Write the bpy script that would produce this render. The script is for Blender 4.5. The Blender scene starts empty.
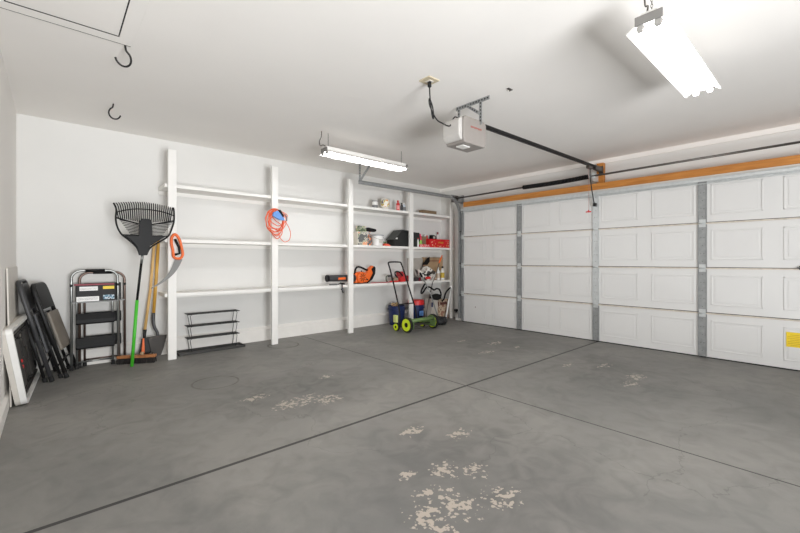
import bpy, bmesh, math, random
from mathutils import Vector, Matrix

sc = bpy.context.scene
C = sc.collection
PI = math.pi

# ------------------------------------------------------------------ camera, world, exposure
cam_data = bpy.data.cameras.new('camera')
cam = bpy.data.objects.new('camera', cam_data)
C.objects.link(cam)
cam.location = (-5.6312, -5.1377, 1.1504)
cam.rotation_euler = (PI / 2, 0, 0.8437 - PI / 2)
cam_data.sensor_width = 36
cam_data.lens = 390.2866 / 800 * 36
cam_data.shift_y = -0.0073
cam_data.clip_start = 0.02
sc.camera = cam

world = bpy.data.worlds.new('world')
world.use_nodes = True
world.node_tree.nodes['Background'].inputs[0].default_value = (0.8, 0.85, 1, 1)
world.node_tree.nodes['Background'].inputs[1].default_value = 0.0
sc.world = world
sc.view_settings.view_transform = 'Standard'
sc.view_settings.look = 'None'
sc.view_settings.gamma = 1
sc.view_settings.use_curve_mapping = False
sc.view_settings.exposure = -0.2
# added fill light behind the camera, aimed up to brighten the ceiling
dl = bpy.data.lights.new('ceiling_fill', 'AREA')
dl.shape = 'RECTANGLE'
dl.size, dl.size_y = 2.0, 2.0
dl.energy = 560
dl.color = (0.97, 0.985, 1.0)
dlo = bpy.data.objects.new('ceiling_fill', dl)
C.objects.link(dlo)
dlo.location = (-4.9, -8.0, 0.6)
dlo.rotation_euler = (math.radians(90 + 21), 0, 0)
TUBE_POWER = 46.0
sc.cycles.use_denoising = True
sc.cycles.max_bounces = 16
sc.cycles.diffuse_bounces = 12
sc.cycles.sample_clamp_indirect = 6


# ------------------------------------------------------------------ materials
def lin(c):
    return tuple(((v / 255) / 12.92 if v / 255 <= 0.04045 else ((v / 255 + 0.055) / 1.055) ** 2.4) for v in c) + (1,)


class NT:
    def __init__(s, m):
        s.t = m.node_tree
        s.n = s.t.nodes
        s.b = s.n['Principled BSDF']

    def node(s, typ, **kw):
        n = s.n.new(typ)
        for k, v in kw.items():
            if k.startswith('i_'):
                n.inputs[k[2:].replace('_', ' ')].default_value = v
            else:
                setattr(n, k, v)
        return n

    def link(s, a, b):
        s.t.links.new(a, b)

    def math(s, op, a, b=None, clamp=False):
        n = s.n.new('ShaderNodeMath')
        n.operation = op
        n.use_clamp = clamp
        for i, v in enumerate((a, b)):
            if v is None:
                continue
            if isinstance(v, (int, float)):
                n.inputs[i].default_value = v
            else:
                s.link(v, n.inputs[i])
        return n.outputs[0]

    def mix(s, f, a, b):
        n = s.n.new('ShaderNodeMix')
        n.data_type = 'RGBA'
        for sock, v in ((n.inputs[0], f), (n.inputs[6], a), (n.inputs[7], b)):
            if isinstance(v, (int, float, tuple)):
                sock.default_value = v
            else:
                s.link(v, sock)
        return n.outputs[2]


MATS = {}


def mat(name, rgb, rough=0.6, metal=0.0, var=0.06, scale=12, bump=0.0, bscale=60, emit=None, coat=0, stretch=None):
    if name in MATS:
        return MATS[name]
    m = bpy.data.materials.new(name)
    m.use_nodes = True
    t = NT(m)
    col = lin(rgb)
    t.b.inputs['Roughness'].default_value = rough
    t.b.inputs['Metallic'].default_value = metal
    if coat:
        t.b.inputs['Coat Weight'].default_value = coat
    tc = t.node('ShaderNodeTexCoord')
    mp = t.node('ShaderNodeMapping')
    if stretch:
        mp.inputs['Scale'].default_value = stretch
    t.link(tc.outputs['Object'], mp.inputs[0])
    nz = t.node('ShaderNodeTexNoise')
    nz.inputs['Scale'].default_value = scale
    nz.inputs['Detail'].default_value = 5
    t.link(mp.outputs[0], nz.inputs['Vector'])
    dark = tuple(max(0, c * (1 - var * 2)) for c in col[:3]) + (1,)
    lite = tuple(min(1, c * (1 + var)) for c in col[:3]) + (1,)
    o = t.mix(nz.outputs[0], dark, lite)
    t.link(o, t.b.inputs['Base Color'])
    if bump:
        n2 = t.node('ShaderNodeTexNoise')
        n2.inputs['Scale'].default_value = bscale
        n2.inputs['Detail'].default_value = 4
        t.link(mp.outputs[0], n2.inputs['Vector'])
        bp = t.node('ShaderNodeBump')
        bp.inputs['Strength'].default_value = bump
        bp.inputs['Distance'].default_value = 0.01
        t.link(n2.outputs[0], bp.inputs['Height'])
        t.link(bp.outputs[0], t.b.inputs['Normal'])
    if emit:
        t.b.inputs['Emission Color'].default_value = (0.98, 0.985, 1.0, 1)
        t.b.inputs['Emission Strength'].default_value = emit
    MATS[name] = m
    return m


def wood_mat(name, c1, c2, axis=0, rough=0.6):
    m = bpy.data.materials.new(name)
    m.use_nodes = True
    t = NT(m)
    tc = t.node('ShaderNodeTexCoord')
    mp = t.node('ShaderNodeMapping')
    s = [14, 14, 14]
    s[axis] = 0.9
    mp.inputs['Scale'].default_value = s
    t.link(tc.outputs['Object'], mp.inputs[0])
    nz = t.node('ShaderNodeTexNoise')
    nz.inputs['Scale'].default_value = 2.2
    nz.inputs['Detail'].default_value = 6
    nz.inputs['Distortion'].default_value = 0.6
    t.link(mp.outputs[0], nz.inputs['Vector'])
    r = t.node('ShaderNodeValToRGB')
    r.color_ramp.elements[0].color = lin(c1)
    r.color_ramp.elements[0].position = 0.35
    r.color_ramp.elements[1].color = lin(c2)
    r.color_ramp.elements[1].position = 0.65
    t.link(nz.outputs[0], r.inputs[0])
    t.link(r.outputs[0], t.b.inputs['Base Color'])
    t.b.inputs['Roughness'].default_value = rough
    return m


def patch_mat(name, cols, scale=18, rough=0.6):
    """printed packaging: blotches of several colours"""
    m = bpy.data.materials.new(name)
    m.use_nodes = True
    t = NT(m)
    tc = t.node('ShaderNodeTexCoord')
    nz = t.node('ShaderNodeTexNoise')
    nz.inputs['Scale'].default_value = scale
    nz.inputs['Detail'].default_value = 3
    t.link(tc.outputs['Object'], nz.inputs['Vector'])
    r = t.node('ShaderNodeValToRGB')
    r.color_ramp.interpolation = 'CONSTANT'
    cr = r.color_ramp
    n = len(cols)
    cr.elements[0].color = lin(cols[0])
    cr.elements[1].color = lin(cols[-1])
    cr.elements[1].position = 0.60
    for i in range(1, n - 1):
        e = cr.elements.new(0.40 + 0.20 * i / (n - 1))
        e.color = lin(cols[i])
    t.link(nz.outputs[0], r.inputs[0])
    t.link(r.outputs[0], t.b.inputs['Base Color'])
    t.b.inputs['Roughness'].default_value = rough
    return m


def floor_mat():
    m = bpy.data.materials.new('painted_concrete')
    m.use_nodes = True
    t = NT(m)
    tc = t.node('ShaderNodeTexCoord')
    P = tc.outputs['Object']
    sx = t.node('ShaderNodeSeparateXYZ')
    t.link(P, sx.inputs[0])
    X, Y = sx.outputs[0], sx.outputs[1]
    # cloudy grey paint
    n1 = t.node('ShaderNodeTexNoise'); n1.inputs['Scale'].default_value = 0.9; n1.inputs['Detail'].default_value = 9; n1.inputs['Roughness'].default_value = 0.62; n1.inputs['Distortion'].default_value = 0.8
    t.link(P, n1.inputs['Vector'])
    r = t.node('ShaderNodeValToRGB')
    r.color_ramp.elements[0].position = 0.32; r.color_ramp.elements[0].color = lin((116, 115, 112))
    r.color_ramp.elements[1].position = 0.68; r.color_ramp.elements[1].color = lin((143, 140, 135))
    t.link(n1.outputs[0], r.inputs[0])
    n2 = t.node('ShaderNodeTexNoise'); n2.inputs['Scale'].default_value = 5; n2.inputs['Detail'].default_value = 8; n2.inputs['Distortion'].default_value = 1.5
    t.link(P, n2.inputs['Vector'])
    f2 = t.math('MULTIPLY', t.math('SUBTRACT', n2.outputs[0], 0.45, True), 1.3, True)
    col = t.mix(f2, r.outputs[0], lin((98, 97, 95)))
    # worn, darker traffic areas
    def blob(cx, cy, rx, ry):
        a = t.math('DIVIDE', t.math('SUBTRACT', X, cx), rx)
        b = t.math('DIVIDE', t.math('SUBTRACT', Y, cy), ry)
        d = t.math('ADD', t.math('MULTIPLY', a, a), t.math('MULTIPLY', b, b))
        return t.math('SUBTRACT', 1.0, d, True)
    acc = None
    for b in [(-3.9, -3.6, 0.8, 0.6), (-1.2, -2.0, 0.9, 0.8), (-1.4, -3.6, 1.0, 0.9), (-4.0, -1.9, 0.9, 0.7), (-3.9, -4.1, 0.7, 0.6)]:
        v = blob(*b)
        acc = v if acc is None else t.math('MAXIMUM', acc, v)
    fd = t.math('MULTIPLY', t.math('MULTIPLY', acc, n2.outputs[0]), 0.85, True)
    col = t.mix(fd, col, lin((88, 87, 85)))
    # hairline cracks
    vd = t.node('ShaderNodeTexNoise'); vd.inputs['Scale'].default_value = 1.4; vd.inputs['Detail'].default_value = 6
    t.link(P, vd.inputs['Vector'])
    vm = t.node('ShaderNodeVectorMath'); vm.operation = 'SCALE'; vm.inputs['Scale'].default_value = 1.3
    t.link(vd.outputs['Color'], vm.inputs[0])
    va = t.node('ShaderNodeVectorMath'); va.operation = 'ADD'
    t.link(P, va.inputs[0]); t.link(vm.outputs[0], va.inputs[1])
    vo = t.node('ShaderNodeTexVoronoi'); vo.feature = 'DISTANCE_TO_EDGE'; vo.inputs['Scale'].default_value = 0.42
    t.link(va.outputs[0], vo.inputs['Vector'])
    crk = t.math('LESS_THAN', vo.outputs['Distance'], 0.0018)
    crk = t.math('MULTIPLY', crk, t.math('GREATER_THAN', n1.outputs[0], 0.47))
    col = t.mix(t.math('MULTIPLY', crk, 0.22), col, lin((52, 52, 52)))
    # round bucket stain
    def ring(cx, cy, rad, w, f, col):
        a = t.math('SUBTRACT', X, cx); b = t.math('SUBTRACT', Y, cy)
        d = t.math('SQRT', t.math('ADD', t.math('MULTIPLY', a, a), t.math('MULTIPLY', b, b)))
        k = t.math('LESS_THAN', t.math('ABSOLUTE', t.math('SUBTRACT', d, rad)), w)
        return t.mix(t.math('MULTIPLY', t.math('MULTIPLY', k, n2.outputs[0]), f), col, lin((70, 62, 55)))
    col = ring(-3.28, -0.10, 0.20, 0.010, 1.1, col)
    col = ring(-4.48, -1.22, 0.20, 0.009, 0.9, col)
    # chipped paint, pale concrete showing through in flakes
    n3 = t.node('ShaderNodeTexNoise'); n3.inputs['Scale'].default_value = 21; n3.inputs['Detail'].default_value = 5; n3.inputs['Roughness'].default_value = 0.65
    t.link(P, n3.inputs['Vector'])
    v3 = t.node('ShaderNodeTexVoronoi'); v3.inputs['Scale'].default_value = 48
    t.link(P, v3.inputs['Vector'])
    acc = None
    for b in [(-4.37, -1.89, .17, .08), (-4.21, -2.22, .20, .14), (-4.08, -2.20, .22, .14), (-3.62, -1.76, .10, .07), (-3.93, -2.32, .16, .13),
              (-3.83, -3.22, .16, .085), (-3.62, -3.46, .12, .10), (-4.375, -3.93, .13, .17), (-4.2, -3.93, .13, .17), (-4.02, -3.70, .13, .12),
              (-3.90, -3.81, .11, .10), (-4.00, -4.05, .14, .12), (-4.22, -3.60, .09, .06), (-4.25, -3.77, .10, .07),
              (-1.00, -1.95, .22, .09), (-1.55, -2.19, .16, .09), (-1.25, -1.55, .14, .05), (-1.01, -2.29, .10, .06),
              (-1.40, -3.15, .16, .06), (-1.12, -3.44, .16, .07), (-1.60, -3.85, .17, .08), (-1.32, -3.80, .18, .10)]:
        v = blob(*b)
        acc = v if acc is None else t.math('MAXIMUM', acc, v)
    k = t.math('ADD', t.math('MULTIPLY', acc, 0.50), t.math('MULTIPLY', t.math('SUBTRACT', n3.outputs[0], 0.5), 2.2))
    k = t.math('ADD', k, t.math('MULTIPLY', t.math('SUBTRACT', 0.35, v3.outputs['Distance']), 0.6))
    chip = t.math('MULTIPLY', t.math('GREATER_THAN', k, 0.36), t.math('GREATER_THAN', acc, 0.02))
    col = t.mix(t.math('MULTIPLY', chip, 0.85), col, lin((188, 176, 163)))
    # control joints cut in the slab
    j1 = t.math('LESS_THAN', t.math('ABSOLUTE', t.math('ADD', Y, 2.86)), 0.013)
    j2 = t.math('LESS_THAN', t.math('ABSOLUTE', t.math('ADD', X, 2.79)), 0.006)
    j = t.math('MAXIMUM', j1, j2)
    col = t.mix(t.math('MULTIPLY', j, 0.9), col, lin((38, 37, 36)))
    t.link(col, t.b.inputs['Base Color'])
    t.b.inputs['Roughness'].default_value = 0.55
    t.b.inputs['Specular IOR Level'].default_value = 0.35
    h = t.math('SUBTRACT', t.math('MULTIPLY', n2.outputs[0], 0.15), t.math('MULTIPLY', j, 1.0))
    h = t.math('SUBTRACT', h, t.math('MULTIPLY', chip, 0.15))
    bp = t.node('ShaderNodeBump'); bp.inputs['Strength'].default_value = 0.5; bp.inputs['Distance'].default_value = 0.01
    t.link(h, bp.inputs['Height']); t.link(bp.outputs[0], t.b.inputs['Normal'])
    return m


M_WALL = mat('white_wall_paint', (217, 216, 213), 0.75, var=0.02, scale=3, bump=0.05, bscale=40)
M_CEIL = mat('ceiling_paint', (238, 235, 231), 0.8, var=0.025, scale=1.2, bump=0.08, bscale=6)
M_SHELF = mat('white_shelf_paint', (232, 230, 226), 0.55, var=0.02, scale=5, stretch=(0.3, 3, 3))
M_STEM = mat('white_masonry_paint', (228, 225, 220), 0.7, var=0.04, scale=6, bump=0.25, bscale=15)
M_DOOR = mat('door_enamel', (216, 215, 213), 0.5, var=0.015, scale=3)
M_DTRIM = mat('door_lip', (214, 204, 190), 0.6, var=0.25, scale=20)
M_GALV = mat('galvanised_steel', (158, 160, 160), 0.5, 0.45, var=0.18, scale=25)
M_GALVL = mat('bright_galvanised_steel', (206, 209, 209), 0.45, 0.35, var=0.12, scale=25)
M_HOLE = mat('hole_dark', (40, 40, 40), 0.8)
M_STEEL = mat('dark_steel', (96, 92, 88), 0.4, 0.75, var=0.15)
M_BLACK = mat('black_plastic', (19, 19, 20), 0.5)
M_BLKM = mat('black_metal', (28, 27, 27), 0.5, 0.2)
M_RUB = mat('black_rubber', (22, 22, 22), 0.8)
M_BEAM = wood_mat('stained_beam_wood', (172, 108, 42), (200, 134, 62), 1)
M_YWOOD = wood_mat('yellow_handle_wood', (190, 140, 50), (226, 180, 90), 2, 0.4)
M_LWOOD = wood_mat('pale_handle_wood', (208, 164, 100), (230, 194, 134), 2, 0.5)
M_BROOMW = wood_mat('broom_block_wood', (150, 92, 52), (186, 126, 78), 0)
M_WHITE = mat('white_plastic', (232, 231, 228), 0.4)
M_OFFW = mat('offwhite_plastic', (205, 200, 192), 0.45)
M_LENS = mat('frosted_lens', (190, 187, 183), 0.3)
M_FIX = mat('white_fixture_enamel', (228, 226, 222), 0.35)
M_TUBE = mat('fluorescent_tube', (255, 253, 248), 0.4, emit=TUBE_POWER, var=0)
MATS['black_plastic'].node_tree.nodes['Principled BSDF'].inputs['Specular IOR Level'].default_value = 0.25
M_ORANGE = mat('orange_plastic', (232, 104, 36), 0.4)
M_OCORD = mat('orange_cord', (226, 98, 58), 0.5)
M_GREEN = mat('green_sleeve', (72, 190, 48), 0.4)
M_LIME = mat('lime_plastic', (206, 226, 30), 0.4)
M_MGREEN = mat('mower_green_paint', (96, 122, 70), 0.4)
M_RED = mat('red_plastic', (206, 34, 34), 0.4)
M_BLUE = mat('navy_plastic', (22, 38, 84), 0.4)
M_LBLUE = mat('light_blue_plastic', (96, 142, 206), 0.5)
M_YEL = mat('yellow_label', (236, 204, 40), 0.5)
M_GREY = mat('grey_plastic', (120, 120, 120), 0.5)
M_DGREY = mat('charcoal_tube', (66, 66, 68), 0.45, 0.2)
M_TAN = mat('taupe_vinyl', (128, 120, 110), 0.55)
M_SILV = mat('silver_tube', (150, 152, 150), 0.3, 0.8)
M_BRONZE = mat('bronze_tube', (110, 92, 84), 0.35, 0.7)
M_CARD = mat('cardboard', (176, 148, 116), 0.8, var=0.08)
M_CARDD = mat('brown_cardboard', (128, 108, 84), 0.8)
M_MAROON = mat('maroon_stripe', (130, 24, 44), 0.5)
M_WIRE = mat('black_wire', (44, 43, 42), 0.45, 0.3)
M_SPRING = mat('black_spring', (24, 24, 25), 0.4, 0.5)


# ------------------------------------------------------------------ mesh building
class MB:
    def __init__(s, M=None):
        s.bm = bmesh.new()
        s.M = M or Matrix.Identity(4)
        s.mi = 0

    def _v(s, p):
        return s.bm.verts.new(s.M @ Vector(p))

    def _f(s, vs):
        try:
            f = s.bm.faces.new(vs)
            f.material_index = s.mi
            return f
        except ValueError:
            return None

    def box(s, x0, x1, y0, y1, z0, z1):
        v = [s._v((x, y, z)) for x in (x0, x1) for y in (y0, y1) for z in (z0, z1)]
        for f in ((0, 1, 3, 2), (4, 6, 7, 5), (0, 4, 5, 1), (2, 3, 7, 6), (0, 2, 6, 4), (1, 5, 7, 3)):
            s._f([v[i] for i in f])
        return s

    def beam(s, p0, p1, w, h, up=(0, 0, 1)):
        p0, p1 = Vector(p0), Vector(p1)
        d = (p1 - p0).normalized()
        u = Vector(up)
        a = d.cross(u)
        if a.length < 1e-4:
            a = d.cross(Vector((0, 1, 0)))
        a.normalize()
        b = a.cross(d).normalized()
        v = []
        for p in (p0, p1):
            for i, j in ((-1, -1), (1, -1), (1, 1), (-1, 1)):
                v.append(s._v(p + a * (i * w / 2) + b * (j * h / 2)))
        for i in range(4):
            s._f([v[i], v[(i + 1) % 4], v[4 + (i + 1) % 4], v[4 + i]])
        s._f(v[0:4][::-1]); s._f(v[4:8])
        return s

    def tube(s, pts, r, seg=10, closed=False, flat=1.0):
        pts = [Vector(p) for p in pts]
        n = len(pts)
        rs = r if isinstance(r, (list, tuple)) else [r] * n
        rings = []
        prev = None
        for i, p in enumerate(pts):
            if closed:
                d = pts[(i + 1) % n] - pts[i - 1]
            else:
                d = pts[min(i + 1, n - 1)] - pts[max(i - 1, 0)]
            d.normalize()
            if prev is None:
                u = Vector((0, 0, 1)) if abs(d.z) < 0.9 else Vector((0, 1, 0))
                a = d.cross(u).normalized()
            else:
                a = prev - d * prev.dot(d)
                if a.length < 1e-5:
                    a = d.orthogonal()
                a.normalize()
            prev = a
            b = d.cross(a)
            rings.append([s._v(p + (a * math.cos(k * 2 * PI / seg) + b * math.sin(k * 2 * PI / seg) * flat) * rs[i]) for k in range(seg)])
        m = n if closed else n - 1
        for i in range(m):
            A, B = rings[i], rings[(i + 1) % n]
            for k in range(seg):
                f = s._f([A[k], A[(k + 1) % seg], B[(k + 1) % seg], B[k]])
                if f:
                    f.smooth = True
        if not closed:
            s._f(rings[0][::-1]); s._f(rings[-1])
        return s

    def lathe(s, prof, origin=(0, 0, 0), axis='z', seg=24):
        o = Vector(origin)
        rings = []
        for r, h in prof:
            ring = []
            for k in range(seg):
                c, n = math.cos(2 * PI * k / seg) * r, math.sin(2 * PI * k / seg) * r
                p = {'z': (c, n, h), 'x': (h, c, n), 'y': (n, h, c)}[axis]
                ring.append(s._v(o + Vector(p)))
            rings.append(ring)
        for A, B in zip(rings, rings[1:]):
            for k in range(seg):
                f = s._f([A[k], A[(k + 1) % seg], B[(k + 1) % seg], B[k]])
                if f:
                    f.smooth = len(prof) > 8
        s._f(rings[0][::-1]); s._f(rings[-1])
        return s

    def prism(s, poly, d0, d1, plane='xz'):
        def P(a, b, d):
            return {'xz': (a, d, b), 'yz': (d, a, b), 'xy': (a, b, d)}[plane]
        A = [s._v(P(a, b, d0)) for a, b in poly]
        B = [s._v(P(a, b, d1)) for a, b in poly]
        n = len(poly)
        s._f(A[::-1]); s._f(B)
        for i in range(n):
            s._f([A[i], A[(i + 1) % n], B[(i + 1) % n], B[i]])
        return s

    def ball(s, c, rx, ry, rz, seg=14, rings=8):
        c = Vector(c)
        R = []
        for i in range(1, rings):
            a = PI * i / rings
            R.append([s._v(c + Vector((rx * math.sin(a) * math.cos(2 * PI * k / seg), ry * math.sin(a) * math.sin(2 * PI * k / seg), rz * math.cos(a)))) for k in range(seg)])
        t, b = s._v(c + Vector((0, 0, rz))), s._v(c - Vector((0, 0, rz)))
        for A, B in zip(R, R[1:]):
            for k in range(seg):
                s._f([A[k], A[(k + 1) % seg], B[(k + 1) % seg], B[k]]).smooth = True
        for k in range(seg):
            s._f([t, R[0][(k + 1) % seg], R[0][k]]).smooth = True
            s._f([b, R[-1][k], R[-1][(k + 1) % seg]]).smooth = True
        return s

    def crumple(s, amt, seed=1, cuts=3):
        rnd = random.Random(seed)
        bmesh.ops.subdivide_edges(s.bm, edges=s.bm.edges[:], cuts=cuts, use_grid_fill=True)
        zmin = min(v.co.z for v in s.bm.verts)
        for v in s.bm.verts:
            dz = rnd.uniform(-amt, amt) if v.co.z > zmin + 1e-4 else 0
            v.co += Vector((rnd.uniform(-amt, amt), rnd.uniform(-amt, amt), dz))
        return s

    def build(s, name, material, parent=None, bevel=0.0, kind=None, label=None):
        bmesh.ops.recalc_face_normals(s.bm, faces=s.bm.faces[:])
        off = Vector((0, 0, 0))
        p = parent
        while p is not None:
            off += p.location
            p = p.parent
        if off.length:
            for v in s.bm.verts:
                v.co -= off
        me = bpy.data.meshes.new(name)
        s.bm.to_mesh(me)
        s.bm.free()
        for mm in (material if isinstance(material, (list, tuple)) else [material]):
            me.materials.append(mm)
        o = bpy.data.objects.new(name, me)
        C.objects.link(o)
        if parent is not None:
            o.parent = parent
        if bevel:
            bv = o.modifiers.new('bevel', 'BEVEL')
            bv.width = bevel
            bv.segments = 2
            bv.limit_method = 'ANGLE'
        if kind:
            o['kind'] = kind
        if label:
            o['label'] = label
        return o


def thing(name, label, cat, loc, group=None):
    o = bpy.data.objects.new(name, None)
    o.empty_display_size = 0.1
    C.objects.link(o)
    o.location = loc
    o['label'] = label
    o['category'] = cat
    if group:
        o['group'] = group
    return o


def solo(o, label, cat, group=None):
    """a thing that is one mesh"""
    o['label'] = label
    o['category'] = cat
    if group:
        o['group'] = group
    return o


def dup(root, delta, label):
    def cp(o, parent):
        c = o.copy()
        C.objects.link(c)
        if parent is not None:
            c.parent = parent
        for ch in list(o.children):
            cp(ch, c)
        return c
    r = cp(root, None)
    r.location = Vector(root.location) + Vector(delta)
    r['label'] = label
    return r


def arc(c, r, a0, a1, n, plane='xz'):
    out = []
    for i in range(n + 1):
        a = math.radians(a0 + (a1 - a0) * i / n)
        u, w = math.cos(a) * r, math.sin(a) * r
        out.append({'xz': (c[0] + u, c[1], c[2] + w), 'yz': (c[0], c[1] + u, c[2] + w), 'xy': (c[0] + u, c[1] + w, c[2])}[plane])
    return out


# ------------------------------------------------------------------ the room
H = 2.645
XL, XR, YB, YF = -5.907, 0.45, 0.41, -6.2
S = 'structure'
MB().box(XL - .1, 0.6, YF - .1, YB + .1, -0.1, 0).build('floor', floor_mat(), kind=S)
MB().box(XL - .1, 0.6, YF - .1, YB + .1, H, H + .1).build('ceiling', M_CEIL, kind=S)
MB().box(XL - .1, 0.6, YB, YB + .1, 0, H).build('wall_back', M_WALL, kind=S)
MB().box(XL - .1, XL, YF - .1, YB, 0, H).build('wall_left', M_CEIL, kind=S)  # paler ceiling colour stands in for stronger light on this wall
w = MB()
WX0, WX1, WZ0, WZ1 = -5.8, 0.2, 0.10, 2.35
w.box(XL, WX0, YF - .1, YF, 0, H).box(WX1, 0.6, YF - .1, YF, 0, H).box(WX0, WX1, YF - .1, YF, 0, WZ0).box(WX0, WX1, YF - .1, YF, WZ1, H)
w.build('wall_front', M_WALL, kind=S)
w = MB()
for a, b, c, d in ((WX0, WX1, WZ0, WZ0 + .04), (WX0, WX1, WZ1 - .04, WZ1), (WX0, WX0 + .04, WZ0, WZ1), (WX1 - .04, WX1, WZ0, WZ1), ((WX0 + WX1) / 2 - .02, (WX0 + WX1) / 2 + .02, WZ0, WZ1)):
    w.box(a, b, YF - .07, YF - .03, c, d)
w.build('added_window_1', M_WHITE, kind=S)  # unseen window, added so the fill light can enter the room
# wall around the overhead door: header and both jamb returns
w = MB()
w.box(XR, XR + .15, -5.45, YB, 2.15, H)
w.box(XR, XR + .15, -0.19, YB, 0, 2.15)
w.box(XR, XR + .15, YF, -5.45, 0, H)
w.build('wall_right', M_WALL, kind=S)
MB().box(0.215, XR, -0.385, -0.19, 0, 2.16).build('trim_1', M_WALL, kind=S)
MB().box(0.215, XR, -5.45, -5.285, 0, 2.16).build('trim_2', M_WALL, kind=S)
MB().box(XR - .018, XR, YF, YB, 2.585, H).build('trim_3', M_CEIL, kind=S)
# painted masonry stem wall, slightly proud of the wall above, sloped top
MB().prism([(0.362, 0), (0.362, 0.165), (YB, 0.20), (YB, 0)], XL, XR, 'yz').build('baseboard_back', M_STEM, kind=S)
MB().prism([(XL, 0), (XL + .022, 0), (XL + .022, 0.10), (XL, 0.115)], YF, 0.362, 'xz').build('baseboard_left', M_STEM, kind=S)
# timber header board over the door
MB().box(0.21, XR, -5.40, -0.385, 2.16, 2.262).build('trim_4', M_BEAM, kind=S, bevel=.003)
# attic hatch frame on the ceiling
hz = H - 0.005
for i, (x0, x1, y0, y1) in enumerate([(XL, -5.225, -1.955, -1.86), (-5.30, -5.215, -3.4, -1.955), (XL, -5.84, -3.4, -1.955)]):
    MB().box(x0, x1, y0, y1, hz, H).build('trim_%d' % (5 + i), M_CEIL, kind=S, bevel=.002)
MB().box(-5.833, -5.307, -3.4, -1.963, H - .004, H).build('trim_8', M_CEIL, kind=S)
MB().box(-5.84, -5.30, -1.963, -1.955, H - .0065, H).box(-5.307, -5.30, -3.4, -1.963, H - .0055, H).build('trim_10', M_HOLE, kind=S)
MB().box(XL, -5.225, -1.8595, -1.8560, H - .0052, H).build('trim_11', M_HOLE, kind=S)

# ------------------------------------------------------------------ overhead garage door
DX = 0.158
door = bpy.data.objects.new('door_1', None)
C.objects.link(door)
door.location = (DX, -2.84, 0)
door['kind'] = S
Y0, Y1 = -0.40, -5.28
SH = 0.533
for i in range(4):
    z0, z1 = i * SH + (0.012 if i == 0 else 0.004), (i + 1) * SH - 0.004
    if i == 3:
        z1 = 2.125
    m = MB().box(DX, DX + .045, Y1, Y0, z0, z1)
    zc0, zc1 = i * SH + .095, i * SH + .445
    for k in range(8):
        yc = Y0 - .305 - .61 * k
        a, b = yc - .225, yc + .225
        # raised-panel outline: ridge frame then a shallow field
        for (ya, yb, za, zb) in ((a, b, zc0, zc0 + .012), (a, b, zc1 - .012, zc1), (a, a + .012, zc0, zc1), (b - .012, b, zc0, zc1)):
            m.box(DX - .009, DX, ya, yb, za, zb)
        m.box(DX - .005, DX, a + .035, b - .035, zc0 + .035, zc1 - .035)
    sec = m.build('door_section', M_DOOR, door, bevel=.0025)
    if i < 3:
        MB().box(DX - .014, DX, Y1, Y0, z1 - .010, z1 + .005).build('section_lip', M_DTRIM, sec)
        MB().box(DX - .001, DX + .03, Y1, Y0, z1 + .0051, z1 + .012).build('joint_shadow_line', M_HOLE, sec)  # dark strip stands for the shadow line in the section joint
    for k in range(5):
        yc = Y0 - 1.22 * k
        if k == 0:
            yc -= .022
        if k == 4:
            yc += .022
        hw = .042 if 0 < k < 4 else .022
        m = MB().box(DX - .016, DX, yc - hw, yc + hw, z0 + .004, z1 - .016)
        m.box(DX - .024, DX - .016, yc - hw, yc - hw + .006, z0 + .004, z1 - .016)
        m.box(DX - .024, DX - .016, yc + hw - .006, yc + hw, z0 + .004, z1 - .016)
        hm = m
        m.mi = 1
        for q in range(5):
            zz = z0 + .07 + q * .095
            for dy in ((-.015, .015) if q % 2 else (0,)):
                hm.lathe([(.0035, -.0015), (.0035, .0)], (DX - .0165, yc + dy, zz), 'x', 8)
        st = m.build('stile', [M_GALVL if k == 2 and i > 0 else M_GALV, M_HOLE], sec)
        if i < 3:
            h = MB().box(DX - .022, DX - .0145, yc - .032, yc + .032, z1 - .045, z1 + .045)
            h.tube([(DX - .028, yc - .036, z1), (DX - .028, yc + .036, z1)], .009, 8)
            h.build('hinge', M_GALVL, sec)
# top strut, bottom weather seal
m = MB()
m.box(DX - .05, DX, Y1, Y0, 2.118, 2.124).box(DX - .05, DX - .044, Y1, Y0, 2.085, 2.12).box(DX - .012, DX, Y1, Y0, 2.062, 2.12).box(DX - .03, DX, Y1, Y0, 2.06, 2.066)
m.build('top_strut', M_GALVL, door)
MB().box(DX + .002, DX + .04, Y1, Y0, 0.0, .013).build('bottom_seal', M_RUB, door)
MB().box(DX - .0, DX + .052, Y1, Y0, 2.126, 2.158).build('top_seal', M_OFFW, door)
# yellow warning label and lock handle on the right
lab = MB().box(DX - .0075, DX - .0052, -4.885, -4.77, .245, .40).build('warning_label', M_YEL, door, label='yellow warning label')
m = MB()
for q in range(7):
    m.box(DX - .0082, DX - .0075, -4.875, -4.78 if q % 3 else -4.80, .262 + q * .018, .2655 + q * .018)
m.build('label_lines', mat('label_ink', (180, 140, 30), .6), lab)
m = MB().box(DX - .02, DX, -4.94, -4.865, 1.055, 1.095)
m.tube([(DX - .03, -4.95, 1.075), (DX - .03, -4.85, 1.075)], .008, 8)
m.build('lock_handle', M_DGREY, door, bevel=.003)
# small scuff decals on lowest left panel
MB().box(DX - .0065, DX - .0045, -.72, -.705, .29, .31).build('scuff', mat('scuff_brown', (120, 90, 70), .7), door)

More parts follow.
